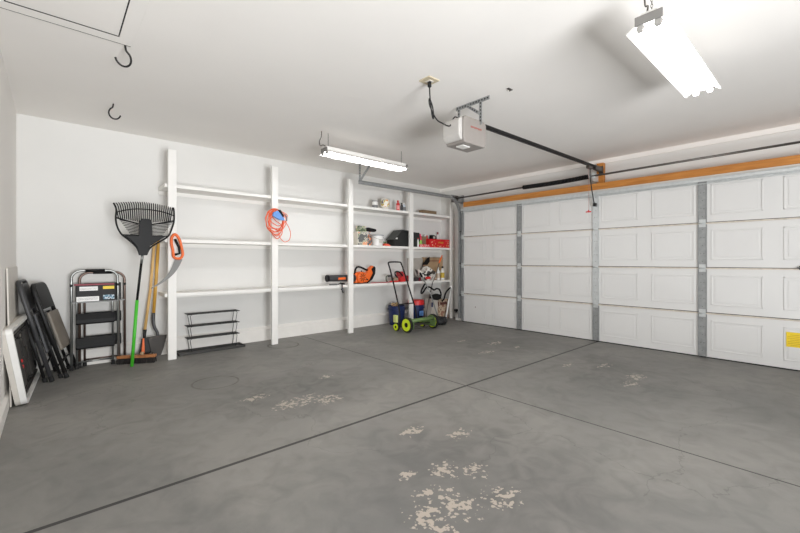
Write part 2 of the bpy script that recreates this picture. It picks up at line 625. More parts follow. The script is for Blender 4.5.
# ------------------------------------------------------------------ door track and its hanger
tr = thing('door_track', 'galvanised steel door track curving up from the floor to a ceiling hung horizontal run', 'door track', (0.13, -.355, 0))
R = 0.30
ty = -.352
path = [(0.135, ty, .06), (0.135, ty, 1.3), (0.135, ty, 2.33 - R)]
cx, cz = 0.135 - R, 2.33 - R
path += [(cx + R * math.cos(math.radians(a)), ty, cz + R * math.sin(math.radians(a))) for a in range(10, 91, 10)]
path += [(-1.2, ty, 2.33), (-2.2, ty, 2.33)]
def ribbon(path, prof):
    """sweep an xz path with a closed profile of (normal offset, y offset)"""
    m = MB()
    rings = []
    n = len(path)
    for i, p in enumerate(path):
        p = Vector(p)
        d = (Vector(path[min(i + 1, n - 1)]) - Vector(path[max(i - 1, 0)])).normalized()
        nrm = Vector((d.z, 0, -d.x))
        rings.append([m._v(p + nrm * a + Vector((0, b, 0))) for a, b in prof])
    k = len(prof)
    for A, B in zip(rings, rings[1:]):
        for j in range(k):
            m._f([A[j], A[(j + 1) % k], B[(j + 1) % k], B[j]])
    m._f(rings[0][::-1]); m._f(rings[-1])
    return m
cprof = [(-.026, -.02), (-.026, .012), (.026, .012), (.026, -.02), (.022, -.02), (.022, .008), (-.022, .008), (-.022, -.02)]
ribbon(path, cprof).build('track_channel', M_GALV, tr)
m = MB().box(.165, .214, ty + .014, ty + .018, .06, 2.1).box(.210, .214, ty - .02, ty + .018, .06, 2.1)
m.build('wall_angle', M_GALV, tr)
m = MB().beam((-2.17, ty + .016, 2.345), (-2.17, ty + .016, H), .035, .003, (0, 1, 0))
m.beam((-2.17, ty + .022, 2.345), (-1.96, ty + .022, H), .035, .003, (0, 1, 0))
m.box(-2.24, -1.9, ty + .0, ty + .045, H - .004, H)
m.mi = 1
for z in [2.42 + .04 * q for q in range(5)]:
    m.box(-2.178, -2.162, ty + .011, ty + .0145, z, z + .014)
m.build('hanger_strap', [M_GALV, M_HOLE], tr)
for z in (.5, 1.1, 1.7):
    MB().tube([(.135, ty - .022, z), (.135, ty - .012, z)], .014, 8).build('roller_stem', M_STEEL, tr)
# photo-eye sensors at the foot of the jamb
pe = thing('door_safety_sensor', 'small black safety sensor on the white jamb near the floor, left of the garage door', 'sensor', (.2, -.24, .13))
MB().box(.165, .214, -.275, -.25, .175, .205).build('bracket', M_BLKM, pe)
MB().box(.15, .20, -.262, -.212, .18, .215).box(.16, .19, -.245, -.225, .15, .18).build('sensor_body', M_BLACK, pe, bevel=.004)

# ------------------------------------------------------------------ torsion shaft with spring
ts = thing('torsion_shaft', 'long steel torsion shaft with a black coil spring above the timber header', 'garage door shaft', (.16, -2.84, 2.385))
MB().tube([(.16, -.17, 2.345), (.16, -5.38, 2.385)], .0135, 12).build('shaft', M_STEEL, ts)
m = MB()
pts = []
for k in range(0, 481):
    a = k / 480
    y = -1.70 - 1.03 * a
    z = 2.357 + (y + 1.7) * -.0077 - .010 * math.sin(PI * a)
    pts.append((.16 + .028 * math.cos(k * PI / 5), y, z + .028 * math.sin(k * PI / 5)))
m.tube(pts, .0085, 5)
m.build('torsion_spring', M_SPRING, ts)
MB().lathe([(.012, -.03), (.034, -.03), (.034, .0), (.012, .0)], (.16, -2.745, 2.365), 'y', 16).build('winding_cone', M_GALVL, ts)
MB().lathe([(.012, -.02), (.034, -.02), (.034, .0), (.012, .0)], (.16, -1.685, 2.357), 'y', 16).build('winding_cone', M_BLACK, ts)
m = MB().box(.162, .43, -2.79, -2.785, 2.30, 2.42).box(.15, .165, -2.83, -2.785, 2.33, 2.41)
m.build('centre_bracket', M_GALVL, ts)
for y, n in ((-.235, 1), (-5.36, -1)):
    MB().lathe([(.02, -.035), (.052, -.035), (.05, -.025), (.046, .02), (.052, .03), (.052, .035), (.02, .035)], (.16, y, 2.345 if n > 0 else 2.385), 'y', 18).build('cable_drum', M_STEEL, ts)
MB().box(.10, .43, -.182, -.176, 2.28, 2.42).box(.425, .449, -.21, -.15, 2.28, 2.44).build('end_bearing_plate', M_GALV, ts)
# orange board carrying the opener rail bracket
MB().box(.36, .431, -2.86, -2.765, 2.264, 2.58).build('trim_9', M_BEAM, kind=S, bevel=.003)

# ------------------------------------------------------------------ opener
op = thing('garage_door_opener', 'grey garage door opener hung from the ceiling with a black rail running to the door', 'garage door opener', (-2.76, -2.84, 2.2))
m = MB()
m.prism([(-2.93, 2.235), (-2.915, 2.20), (-2.62, 2.20), (-2.60, 2.23), (-2.60, 2.415), (-2.63, 2.44), (-2.90, 2.44), (-2.93, 2.41)], -2.945, -2.73, 'xz')
body = m.build('motor_housing', mat('opener_grey', (142, 136, 131), .45), op, bevel=.008)
m = MB().prism([(-2.98, 2.26), (-2.955, 2.225), (-2.93, 2.215), (-2.93, 2.425), (-2.955, 2.415), (-2.98, 2.39)], -2.935, -2.74, 'xz')
m.build('light_lens', M_LENS, op, bevel=.012)
MB().box(-2.86, -2.76, -2.88, -2.80, 2.192, 2.2).build('light_window', M_WHITE, body)
m = MB()
for q in range(9):
    m.box(-2.83 + q * .018, -2.82 + q * .018, -2.9475, -2.945, 2.345 + (q % 3) * .002, 2.362)
m.build('lettering', mat('logo_red', (150, 70, 62), .6), body)
m = MB().box(-2.935, -2.93, -2.91, -2.89, 2.35, 2.375)
m.build('button', M_BLACK, body)
m = MB()
m.prism([(-2.60, 2.455), (-2.60, 2.475), (.13, 2.50), (.13, 2.48)], -2.856, -2.824, 'xz')
m.prism([(-2.60, 2.435), (-2.60, 2.455), (.13, 2.48), (.13, 2.46)], -2.846, -2.834, 'xz')
m.build('rail', M_BLKM, op)
MB().box(-2.66, -2.55, -2.87, -2.81, 2.43, 2.458).build('rail_mount', M_OFFW, op)
m = MB().box(.10, .36, -2.855, -2.85, 2.44, 2.505).box(.10, .36, -2.825, -2.82, 2.44, 2.505).box(.352, .36, -2.86, -2.80, 2.42, 2.53)
m.build('header_bracket', M_STEEL, op)
m = MB().box(-.13, 0.0, -2.862, -2.818, 2.425, 2.462)
m.build('trolley', M_STEEL, op, bevel=.004)
m = MB().tube([(-.05, -2.84, 2.43), (-.045, -2.84, 2.30), (.0, -2.84, 2.16), (.06, -2.84, 2.02), (.10, -2.84, 1.93)], .012, 8, flat=.5)
m.build('door_arm', M_BLKM, op)
MB().box(.085, .134, -2.855, -2.825, 1.92, 1.965).build('door_bracket', M_BLKM, op)
MB().tube([(-.10, -2.84, 2.43), (-.10, -2.845, 2.2), (-.102, -2.84, 1.83)], .0017, 6).build('release_rope', mat('rope_red', (180, 120, 118), .8), op)
MB().tube([(-.102, -2.875, 1.825), (-.102, -2.805, 1.825)], .009, 8).tube([(-.102, -2.84, 1.825), (-.102, -2.84, 1.85)], .007, 8).build('release_handle', M_RED, op, label='red release handle')
# hanging angle iron
def perforated(p0, p1, w, name, parent):
    p0, p1 = Vector(p0), Vector(p1)
    n = int((p1 - p0).length / .032)
    h = MB().beam(p0, p1, .004, w, (0, 0, 1) if abs((p1 - p0).normalized().z) < .9 else (0, 1, 0))
    h.mi = 1
    d = (p1 - p0).normalized()
    for k in range(n):
        c = p0 + d * (.02 + k * .032)
        h.beam(c - d * .009, c + d * .009, .007, w * .38, (0, 0, 1) if abs(d.z) < .9 else (0, 1, 0))
    h.build(name, [M_GALV, M_HOLE], parent)
ah = thing('opener_hanger', 'perforated angle iron bracket holding the opener under the ceiling', 'bracket', (-2.69, -2.84, H))
perforated((-2.69, -2.655, H - .02), (-2.69, -3.045, H - .02), .036, 'ceiling_bar', ah)
perforated((-2.70, -2.70, H - .03), (-2.70, -2.70, 2.44), .032, 'drop_bar', ah)
perforated((-2.70, -2.955, H - .03), (-2.70, -2.955, 2.40), .032, 'drop_bar', ah)
perforated((-2.705, -2.80, H - .03), (-2.705, -2.95, 2.50), .028, 'brace_bar', ah)
# outlet and cord
ou = thing('ceiling_outlet', 'beige square outlet plate on the ceiling beside the opener', 'outlet', (-3.30, -2.885, H))
MB().box(-3.365, -3.24, -2.945, -2.825, H - .010, H).build('plate', mat('beige_plate', (196, 184, 158), .5), ou, bevel=.004)
MB().box(-3.325, -3.275, -2.91, -2.86, H - .016, H - .010).build('socket', M_OFFW, ou)
m = MB()
m.tube([(-3.30, -2.885, H - .016), (-3.30, -2.885, H - .055)], .016, 10)
pts = [(-3.30, -2.885, H - .05), (-3.29, -2.88, 2.52), (-3.27, -2.87, 2.46), (-3.255, -2.87, 2.38), (-3.24, -2.87, 2.345), (-3.225, -2.86, 2.38), (-3.25, -2.87, 2.45), (-3.285, -2.87, 2.50),
       (-3.29, -2.875, 2.45), (-3.25, -2.88, 2.38), (-3.19, -2.87, 2.345), (-3.13, -2.86, 2.34), (-3.0, -2.84, 2.345), (-2.95, -2.83, 2.41), (-2.91, -2.83, 2.452), (-2.85, -2.83, 2.448)]
def smooth(pts, n=6, closed=False):
    P = [Vector(p) for p in pts]
    L = len(P)
    out = []
    rng = range(L) if closed else range(L - 1)
    for i in rng:
        if closed:
            p0, p1, p2, p3 = P[i - 1], P[i], P[(i + 1) % L], P[(i + 2) % L]
        else:
            p0, p1, p2, p3 = P[max(i - 1, 0)], P[i], P[i + 1], P[min(i + 2, L - 1)]
        for k in range(n):
            t = k / n
            out.append(0.5 * ((2 * p1) + (p2 - p0) * t + (2 * p0 - 5 * p1 + 4 * p2 - p3) * t * t + (3 * p1 - p0 - 3 * p2 + p3) * t ** 3))
    if not closed:
        out.append(P[-1])
    return out
m.tube(smooth(pts), .0055, 8)
solo(m.build('power_cord', M_RUB), 'black power cord looping from the ceiling outlet down to the opener', 'cord')
o = MB().box(-2.69, -2.63, -3.245, -3.225, H - .006, H).tube([(-2.66, -3.235, H - .02), (-2.66, -3.235, H)], .006, 8).build('ceiling_anchor', M_STEEL)
solo(o, 'tiny metal anchor left in the ceiling to the right of the opener bracket', 'anchor')

# ------------------------------------------------------------------ ceiling hooks
def hook(x, y, r, label, flip=1):
    x0 = x
    t = MB()
    z = H - 0.03
    pts = [(x, y, H), (x + .004, y, z)] + [(x + .004 + r * .9 * math.cos(math.radians(a)) - r * .3, y + .2 * r * math.cos(math.radians(a)), z - r * 1.15 + r * 1.1 * math.sin(math.radians(a))) for a in range(60, -171, -15)]
    t.tube(smooth(pts, 3), .0065, 10)
    if flip < 0:
        for v in t.bm.verts:
            v.co.x = 2 * x0 - v.co.x
    o = t.build('ceiling_hook', M_BLKM)
    return solo(o, label, 'hook', 'bike hooks in the ceiling')
hook(-5.255, -1.842, .052, 'black screw hook in the ceiling at the corner of the attic hatch')
hook(-5.20, -.544, .050, 'black screw hook in the ceiling closer to the back wall', -1)

# ------------------------------------------------------------------ shop lights
FX, FY, FZ = -2.65, -1.17, 2.40
fl = thing('shop_light', 'white twin tube shop light hung near the shelving', 'ceiling light', (FX, FY, FZ), 'hanging shop lights')
x0, x1 = FX - .635, FX + .635
def section(prof, xa, xb):
    return MB().prism([(FY + a, FZ + b) for a, b in prof], xa, xb, 'yz')
section([(-.04, .037), (.04, .037), (.04, .078), (-.04, .078)], x0 + .013, x1 - .013).build('ballast_channel', M_FIX, fl, bevel=.003)
section([(-.11, -.012), (-.107, -.012), (-.045, .030), (.045, .030), (.107, -.012), (.11, -.012), (.11, -.008), (.046, .034), (-.046, .034), (-.11, -.008)], x0 + .01, x1 - .01).build('reflector', M_FIX, fl)
for s_ in (-.042, .042):
    MB().tube([(x0 + .03, FY + s_, FZ + .002), (x1 - .03, FY + s_, FZ + .002)], .016, 12).build('fluorescent_tube', M_TUBE, fl)
for xe, dd in ((x0, 1), (x1, -1)):
    MB().box(min(xe, xe + dd * .012), max(xe, xe + dd * .012), FY - .065, FY + .065, FZ + .012, FZ + .06).build('end_plate', mat('end_plate_grey', (120, 118, 115), .5), fl, bevel=.002)
    for s_ in (-.042, .042):
        m = MB()
        m.box(min(xe + dd * .008, xe + dd * .028), max(xe + dd * .008, xe + dd * .028), FY + s_ - .013, FY + s_ + .013, FZ - .02, FZ + .03)
        m.lathe([(.014, 0), (.021, .004), (.021, .016), (.014, .02)], (xe + dd * .012 - (.01 if dd < 0 else 0), FY + s_, FZ + .002), 'x', 14)
        m.build('lamp_holder', mat('holder_white', (150, 148, 144), .4), fl)
    m = MB()
    n = 10
    for k in range(n):
        z = FZ + .08 + (H - FZ - .085) * (k + .5) / n
        hl = (H - FZ - .085) / n * .62
        c = (xe + dd * .06, FY, z)
        ang = k % 2
        loop = []
        for q in range(10):
            a = 2 * PI * q / 10
            u = .0055 * math.cos(a)
            loop.append((c[0] + (u if ang else 0), c[1] + (0 if ang else u), c[2] + hl * math.sin(a)))
        m.tube(loop, .0014, 5, closed=True)
    m.build('hanging_chain', M_STEEL, fl)
pts = [(x0 - .03, FY - .005, H), (x0 - .035, FY - .005, H - .07), (x0 - .055, FY, H - .12), (x0 - .045, FY, H - .17), (x0 - .005, FY + .0, FZ + .09), (x0 + .06, FY + .025, FZ + .083)]
MB().tube(smooth(pts), .0045, 8).build('supply_cord', M_STEEL, fl)
dup(fl, (0, -3.30, 0), 'white twin tube shop light hung nearer the camera at top right')

# ------------------------------------------------------------------ shelving
shv = thing('storage_shelving', 'white built-in timber shelving with five posts and three long shelves on the back wall', 'shelving', (-2.1, .2, 0))
for x, top in ((-4.594, 2.44), (-3.352, 2.44), (-2.096, 2.44), (-.776, 2.44)):
    MB().box(x - .0435, x + .0435, 0.0, .038, 0.001, top).build('post', M_SHELF, shv, bevel=.003)
MB().box(.30, .375, 0.0, .038, 0.001, 2.44).build('post', M_SHELF, shv, bevel=.003)
for zt in (2.045, 1.405, .768):
    MB().box(-4.665, XR, .04, YB, zt - .040, zt).build('shelf_board', M_SHELF, shv, bevel=.002)
    MB().box(-4.66, XR, YB - .02, YB, zt - .085, zt - .040).build('wall_cleat', M_SHELF, shv)
S1, S2, S3 = 2.045, 1.405, .768

exec_items = True
# ------------------------------------------------------------------ generic small goods
def can(name, label, cat, x, y, z, r, h, body, top=None, lid=None, band=None, group=None, wire=False):
    t = thing(name, label, cat, (x, y, z), group)
    MB().lathe([(r * .96, 0), (r, .004), (r, h - .006), (r * .96, h)], (x, y, z), 'z', 20).build('can_body', body, t)
    if lid:
        MB().lathe([(r * 1.03, h - .008), (r * 1.06, h - .002), (r * 1.0, h + .006), (r * .9, h + .006)], (x, y, z), 'z', 20).build('lid', lid, t)
    if band:
        MB().lathe([(r * 1.006, h * band[1]), (r * 1.01, h * band[1] + .002), (r * 1.01, h * band[2] - .002), (r * 1.006, h * band[2])], (x, y, z), 'z', 20).build('printed_band', band[0], t)
    if wire:
        MB().tube([(x + r * 1.08 * math.cos(a), y - .01 - r * .75 * abs(math.sin(a)) * .6, z + h * .85 - r * .9 * math.sin(a)) for a in [PI * q / 12 for q in range(13)]], .0022, 6).build('wire_handle', M_STEEL, t)
    return t


def bottle(name, label, cat, x, y, z, r, h, body, cap, band=None, group=None):
    t = thing(name, label, cat, (x, y, z), group)
    MB().lathe([(r * .9, 0), (r, .006), (r, h * .62), (r * .85, h * .72), (r * .42, h * .80), (r * .40, h * .86)], (x, y, z), 'z', 18).build('bottle_body', body, t)
    MB().lathe([(r * .5, h * .86), (r * .52, h * .87), (r * .48, h), (r * .3, h)], (x, y, z), 'z', 14).build('cap', cap, t)
    if band:
        MB().lathe([(r * 1.005, h * .15), (r * 1.02, h * .16), (r * 1.02, h * .52), (r * 1.005, h * .53)], (x, y, z), 'z', 18).build('label_band', band, t)
    return t


# top shelf
can('paint_can', 'small grey and white paint can on the top shelf', 'can', -1.50, .15, S1, .050, .125, M_WHITE, lid=M_GREY, band=(M_GREY, .05, .45))
can('paint_can', 'large paint can with a green and orange label on the top shelf', 'can', -1.27, .16, S1, .078, .185, M_OFFW, lid=M_OFFW,
    band=(patch_mat('paint_label', [(236, 232, 220), (222, 150, 50), (150, 176, 60), (236, 232, 220), (80, 50, 70)], 11), .25, .9))
bottle('spray_can', 'red spray can with red cap on the top shelf', 'spray can', -.985, .14, S1, .033, .19, M_RED, M_RED, band=mat('pink_label', (232, 150, 150), .5))
bottle('spray_can', 'slim dark can between the red can and the grey bottle', 'spray can', -.885, .15, S1, .026, .155, M_DGREY, M_BLACK)
bottle('spray_can', 'white and grey can beside the fourth shelf post', 'spray can', -.815, .17, S1, .036, .165, mat('bluish_white', (196, 204, 214), .4), M_WHITE, band=M_GREY)
o = MB().box(-.36, .01, .12, .24, S1, S1 + .075).build('flat_box', M_CARDD, bevel=.002)
solo(o, 'flat brown box lying on the top shelf in the last bay', 'box')

# middle shelf
t = thing('product_box', 'tall printed box with plant and stone pictures on the middle shelf', 'box', (-1.80, .16, S2))
MB().box(-1.905, -1.70, .10, .22, S2, S2 + .225).build('carton', mat('pale_carton', (206, 200, 188), .6), t, bevel=.002)
MB().box(-1.895, -1.71, .0975, .0995, S2 + .008, S2 + .215).build('picture', patch_mat('plant_picture', [(96, 98, 96), (110, 112, 110), (214, 206, 190), (150, 152, 150), (130, 150, 90), (222, 214, 200), (226, 160, 120)], 9), t)
o = MB().box(-1.86, -1.72, .11, .21, S2 + .226, S2 + .325).crumple(.006, 4, 1).build('small_pouch', patch_mat('pouch_print', [(88, 100, 80), (160, 170, 130), (120, 124, 120), (214, 200, 180)], 16))
solo(o, 'small grey green pouch lying on top of the tall printed box', 'pouch')
t = thing('spray_nozzle_bottle', 'grey orange bottle with a wide black sprayer head beside the white bucket', 'bottle', (-1.62, .15, S2))
MB().lathe([(.04, 0), (.045, .01), (.045, .12), (.03, .17), (.014, .20), (.014, .235)], (-1.62, .15, S2), 'z', 16).build('bottle_body', patch_mat('bottle_print', [(90, 92, 92), (220, 130, 80), (190, 190, 186), (80, 82, 84)], 18), t)
m = MB().prism([(-1.69, S2 + .24), (-1.70, S2 + .30), (-1.65, S2 + .305), (-1.50, S2 + .285), (-1.485, S2 + .255), (-1.52, S2 + .235)], .12, .18, 'xz')
m.build('sprayer_head', M_BLACK, t, bevel=.008)
t = thing('plastic_bucket', 'white lidded plastic bucket on the middle shelf', 'bucket', (-1.43, .17, S2))
MB().lathe([(.085, 0), (.088, .004), (.102, .17), (.102, .175)], (-1.43, .17, S2), 'z', 26).build('bucket_body', M_WHITE, t)
MB().lathe([(.106, .170), (.110, .174), (.110, .188), (.104, .192), (.098, .186)], (-1.43, .17, S2), 'z', 26).build('lid', mat('grey_lid', (168, 170, 172), .4), t)
MB().tube([(-1.43 + .112 * math.cos(a), .17 - .108 * abs(math.sin(a)) - .004, S2 + .165 - .06 * math.sin(a)) for a in [PI * q / 14 for q in range(15)]], .0022, 6).build('wire_handle', M_STEEL, t)
MB().box(-1.475, -1.39, .066, .069, S2 + .05, S2 + .10).build('printed_label', M_OFFW, t)
o = MB().prism([(-1.33, S2), (-1.31, S2 + .045), (-1.24, S2 + .04), (-1.19, S2 + .015), (-1.18, S2)], .10, .20, 'xz').build('orange_scoop', mat('coral_plastic', (226, 92, 66), .5), bevel=.006)
solo(o, 'low orange red scoop between the white bucket and the black bag', 'scoop')
t = thing('potted_plant', 'tiny green plant pot tucked beside the black bag', 'plant', (-1.20, .25, S2))
MB().lathe([(.022, 0), (.03, .05), (.026, .05)], (-1.20, .25, S2), 'z', 14).build('pot', M_DGREY, t)
m = MB()
rnd = random.Random(3)
for k in range(14):
    a = rnd.uniform(0, 2 * PI)
    m.tube([(-1.20, .25, S2 + .045), (-1.20 + .02 * math.cos(a), .25 + .02 * math.sin(a), S2 + .075), (-1.20 + .04 * math.cos(a), .25 + .04 * math.sin(a), S2 + .085)], [.003, .007, .001], 5)
m.build('leaves', mat('leaf_green', (96, 140, 70), .5), t)
t = thing('black_tool_bag', 'large black bag with a sloping peaked top on the middle shelf behind a post', 'bag', (-.8, .2, S2))
MB().prism([(-1.10, S2), (-1.105, S2 + .135), (-.965, S2 + .285), (-.72, S2 + .275), (-.47, S2 + .27), (-.455, S2 + .12), (-.54, S2)], .10, .32, 'xz').build('bag_body', mat('black_fabric', (34, 35, 33), .75, bump=.3), t, bevel=.015)
MB().beam((-1.145, .17, S2 + .115), (-.965, .17, S2 + .292), .24, .012, (0, 0, 1)).beam((-.965, .17, S2 + .292), (-.72, .17, S2 + .283), .24, .012, (0, 0, 1)).build('top_flap', mat('dark_flap', (58, 60, 58), .6), t)
MB().box(-1.10, -1.05, .075, .10, S2 + .13, S2 + .155).build('buckle', M_WHITE, t)
bottle('glue_tube', 'slim white bottle with a red cap behind the fourth post', 'bottle', -.535, .085, S2, .016, .17, M_WHITE, M_RED)
bottle('squeeze_bottle', 'pink topped bottle with a green label next to the festive box', 'bottle', -.435, .13, S2, .034, .25, mat('pink_plastic', (222, 48, 84), .4), mat('pink_cap', (236, 70, 110), .4), band=mat('bright_green', (150, 200, 80), .5))
t = thing('open_carton', 'open brown carton with red flaps on the middle shelf', 'box', (-.30, .22, S2))
MB().box(-.40, -.21, .17, .30, S2, S2 + .21).build('carton', M_CARDD, t)
MB().prism([(-.21, S2), (-.17, S2 + .05), (-.19, S2 + .235), (-.22, S2 + .235)], .17, .18, 'xz').build('flap', M_RED, t)
MB().box(-.40, -.36, .165, .17, S2 + .03, S2 + .22).build('flap', M_RED, t)
o = MB().box(-.50, -.245, .06, .095, S2, S2 + .055).build('flat_gift_box', patch_mat('red_white_print', [(206, 36, 44), (236, 220, 220), (206, 36, 44), (220, 60, 60)], 30), bevel=.002)
solo(o, 'small red and white printed packet lying in front of the open carton', 'packet')
t = thing('festive_box', 'large red gift box with gold and white dots on the middle shelf', 'gift box', (.06, .16, S2))
m = MB().box(-.235, .35, .08, .26, S2, S2 + .165)
rnd = random.Random(8)
for k in range(26):
    px_, pz = rnd.uniform(-.21, .33), rnd.uniform(.015, .15)
    r_ = rnd.uniform(.005, .014)
    if abs(px_ - .09) < .09 and .05 < pz < .14:
        continue
    m.mi = 1 if k % 3 else 2
    m.lathe([(r_, -.0015), (r_, .0015)], (px_, .0795, S2 + pz), 'y', 10)
m.build('box_body', [mat('gift_red', (208, 26, 34), .45), mat('cream_print', (240, 214, 180), .6), mat('gold_print', (214, 170, 70), .5)], t)
m = MB()
for k in range(7):
    m.beam((.015 + k * .022, .0785, S2 + .085 + .008 * math.sin(k)), (.03 + k * .022, .0785, S2 + .115 - .006 * math.cos(k * 2)), .003, .007)
    m.beam((.02 + k * .022, .0785, S2 + .115), (.034 + k * .022, .0785, S2 + .09), .003, .005)
m.build('gold_emblem', mat('gold_print2', (206, 160, 60), .5), t)
for nm, lb, x, y, r, h, bm_, cm, bd in [
    ('lotion_bottle', 'white bottle with a pink print standing behind the festive box', -.10, .33, .05, .27, M_WHITE, M_WHITE, mat('pink_print', (226, 150, 170), .5)),
    ('lotion_bottle', 'pale lilac bottle behind the left end of the festive box', -.205, .32, .032, .245, mat('lilac', (190, 184, 206), .5), M_WHITE, None),
    ('glue_bottle', 'white bottle with a tall red cap behind the festive box', .27, .33, .03, .33, M_WHITE, M_MAROON, None)]:
    bottle(nm, lb, 'bottle', x, y, S2, r, h, bm_, cm, bd)
t = thing('black_jug', 'black jug with a handle behind the festive box', 'jug', (.12, .33, S2))
MB().prism([(.05, S2), (.05, S2 + .26), (.10, S2 + .265), (.18, S2 + .25), (.20, S2 + .2), (.20, S2)], .29, .36, 'xz').build('jug_body', M_BLACK, t, bevel=.012)
MB().box(.09, .15, .285, .29, S2 + .19, S2 + .235).build('printed_label', M_OFFW, t)

# ------------------------------------------------------------------ lowest shelf: leaf blower
t = thing('leaf_blower', 'orange and black handheld leaf blower resting on the lowest shelf behind the third post', 'leaf blower', (-1.9, .17, S3))
m = MB().tube([(-2.44, .17, S3 + .105), (-2.40, .17, S3 + .105), (-2.06, .17, S3 + .098), (-1.92, .17, S3 + .095)], [.050, .052, .055, .060], 18)
m.build('blower_tube', M_DGREY, t)
MB().lathe([(.052, 0), (.056, .004), (.056, .03), (.052, .034)], (-2.445, .17, S3 + .105), 'x', 18).build('nozzle_ring', M_BLACK, t)
MB().box(-2.26, -2.12, .112, .13, S3 + .08, S3 + .115).build('orange_panel', M_ORANGE, t, bevel=.004)
m = MB().lathe([(.05, 0), (.088, .012), (.098, .04), (.098, .08), (.082, .11), (.04, .12)], (-1.79, .11, S3 + .105), 'y', 24)
m.build('fan_housing', M_ORANGE, t)
m = MB()
for k in range(9):
    a = 2 * PI * k / 9
    m.beam((-1.79 + .02 * math.cos(a), .106, S3 + .105 + .02 * math.sin(a)), (-1.79 + .07 * math.cos(a), .108, S3 + .105 + .07 * math.sin(a)), .008, .006)
m.build('intake_grille', M_BLACK, t)
m = MB().prism([(-1.90, S3 + .012), (-1.91, S3 + .16), (-1.86, S3 + .20), (-1.80, S3 + .12), (-1.70, S3 + .14), (-1.60, S3 + .26), (-1.545, S3 + .30), (-1.515, S3 + .27), (-1.55, S3 + .16), (-1.62, S3 + .05), (-1.68, S3 + .012)], .15, .23, 'xz')
m.build('motor_housing', M_ORANGE, t, bevel=.01)
MB().tube(smooth([(-1.895, .19, S3 + .16), (-1.88, .19, S3 + .24), (-1.83, .19, S3 + .28), (-1.75, .19, S3 + .265), (-1.68, .19, S3 + .235), (-1.63, .19, S3 + .22)], 4), .016, 10).build('handle', M_BLACK, t)
MB().tube(smooth([(-1.80, .14, S3 + .22), (-1.78, .14, S3 + .15), (-1.72, .14, S3 + .09), (-1.66, .14, S3 + .06)], 4), .010, 8).build('strap_guard', M_BLACK, t)
MB().prism([(-1.58, S3 + .24), (-1.52, S3 + .29), (-1.49, S3 + .26), (-1.50, S3 + .16), (-1.56, S3 + .06), (-1.66, S3 + .001), (-1.90, S3 + .001), (-1.90, S3 + .018), (-1.67, S3 + .02), (-1.58, S3 + .09), (-1.545, S3 + .17)], .14, .24, 'xz').build('battery_base', M_BLACK, t, bevel=.006)
t = thing('bar_clamp', 'black clamp hanging from the lowest shelf edge under the blower tube', 'clamp', (-2.27, .03, S3))
MB().tube(smooth([(-2.27, .10, S3 + .012), (-2.27, .02, S3 + .030), (-2.27, -.006, S3), (-2.27, -.006, S3 - .06), (-2.27, .02, S3 - .062)], 3), .009, 8).build('frame', M_BLKM, t)
MB().tube([(-2.26, .02, S3 - .062), (-2.255, -.012, S3 - .12)], .010, 8).build('trigger', M_BLACK, t)
MB().tube([(-2.31, -.01, S3 + .035), (-2.23, -.01, S3 + .02)], .012, 8).build('grip', M_BLACK, t)
MB().box(-2.44, -2.31, .055, .10, S3 + .001, S3 + .022).build('jaw_bar', M_GREY, t, bevel=.004)
t = thing('hedge_shears', 'long flat red blade tool lying along the lowest shelf', 'tool', (-1.4, .12, S3))
MB().prism([(-1.62, .095), (-1.20, .085), (-1.20, .115), (-1.62, .105)], S3 + .001, S3 + .014, 'xy').build('blade', mat('dark_red_blade', (150, 36, 48), .4), t)
MB().prism([(-1.20, .08), (-1.02, .085), (-1.02, .12), (-1.20, .125)], S3 + .001, S3 + .028, 'xy').build('handle', M_RED, t, bevel=.004)
t = thing('spring_clamp', 'grey green spring clamp standing on the lowest shelf', 'clamp', (-1.16, .17, S3))
MB().tube(smooth([(-1.21, .17, S3 + .008), (-1.235, .17, S3 + .05), (-1.225, .17, S3 + .11), (-1.17, .17, S3 + .12), (-1.12, .17, S3 + .10), (-1.10, .17, S3 + .05), (-1.11, .17, S3 + .008)], 3), .012, 8).build('clamp_frame', mat('olive_grey', (94, 98, 84), .5), t)
MB().box(-1.19, -1.14, .155, .185, S3 + .09, S3 + .13).build('clamp_pivot', M_DGREY, t)
o = MB().box(-1.075, -.975, .14, .22, S3, S3 + .075).crumple(.005, 2, 1).build('tape_roll_pack', patch_mat('tan_print', [(176, 150, 120), (120, 110, 90), (200, 190, 170), (150, 120, 90)], 25))
solo(o, 'small tan carton between the spring clamp and the red tool on the lowest shelf', 'box')
t = thing('red_chainsaw', 'red power tool with a black loop handle on the lowest shelf beside the fourth post', 'power tool', (-.85, .2, S3))
MB().prism([(-.96, S3), (-.97, S3 + .07), (-.93, S3 + .10), (-.86, S3 + .09), (-.84, S3)], .10, .20, 'xz').build('tool_body', M_RED, t, bevel=.01)
MB().prism([(-.89, S3 + .10), (-.89, S3 + .18), (-.80, S3 + .185), (-.76, S3 + .12), (-.60, S3 + .09), (-.55, S3), (-.82, S3)], .205, .30, 'xz').build('motor_cover', mat('dull_red', (176, 44, 48), .5), t, bevel=.01)
MB().tube(smooth([(-1.0, .14, S3 + .08), (-1.05, .14, S3 + .13), (-1.05, .14, S3 + .175), (-.98, .14, S3 + .185), (-.90, .14, S3 + .14), (-.86, .14, S3 + .08)], 4), .013, 8).build('loop_handle', M_BLACK, t)
t = thing('coiled_hose', 'dark coiled cable lying on the lowest shelf right of the fourth post', 'cable', (-.50, .17, S3))
m = MB()
for k in range(5):
    m.tube([(-.50 + (.07 + .004 * k) * math.cos(a), .15 + (.06 + .003 * k) * math.sin(a), S3 + .009 + .013 * k + .003 * math.sin(3 * a)) for a in [2 * PI * q / 20 for q in range(20)]], .007, 6, closed=True)
m.build('coil', mat('dark_cable', (56, 52, 52), .6), t)
MB().box(-.515, -.485, .068, .10, S3 + .0, S3 + .065).build('tie', M_MAROON, t)
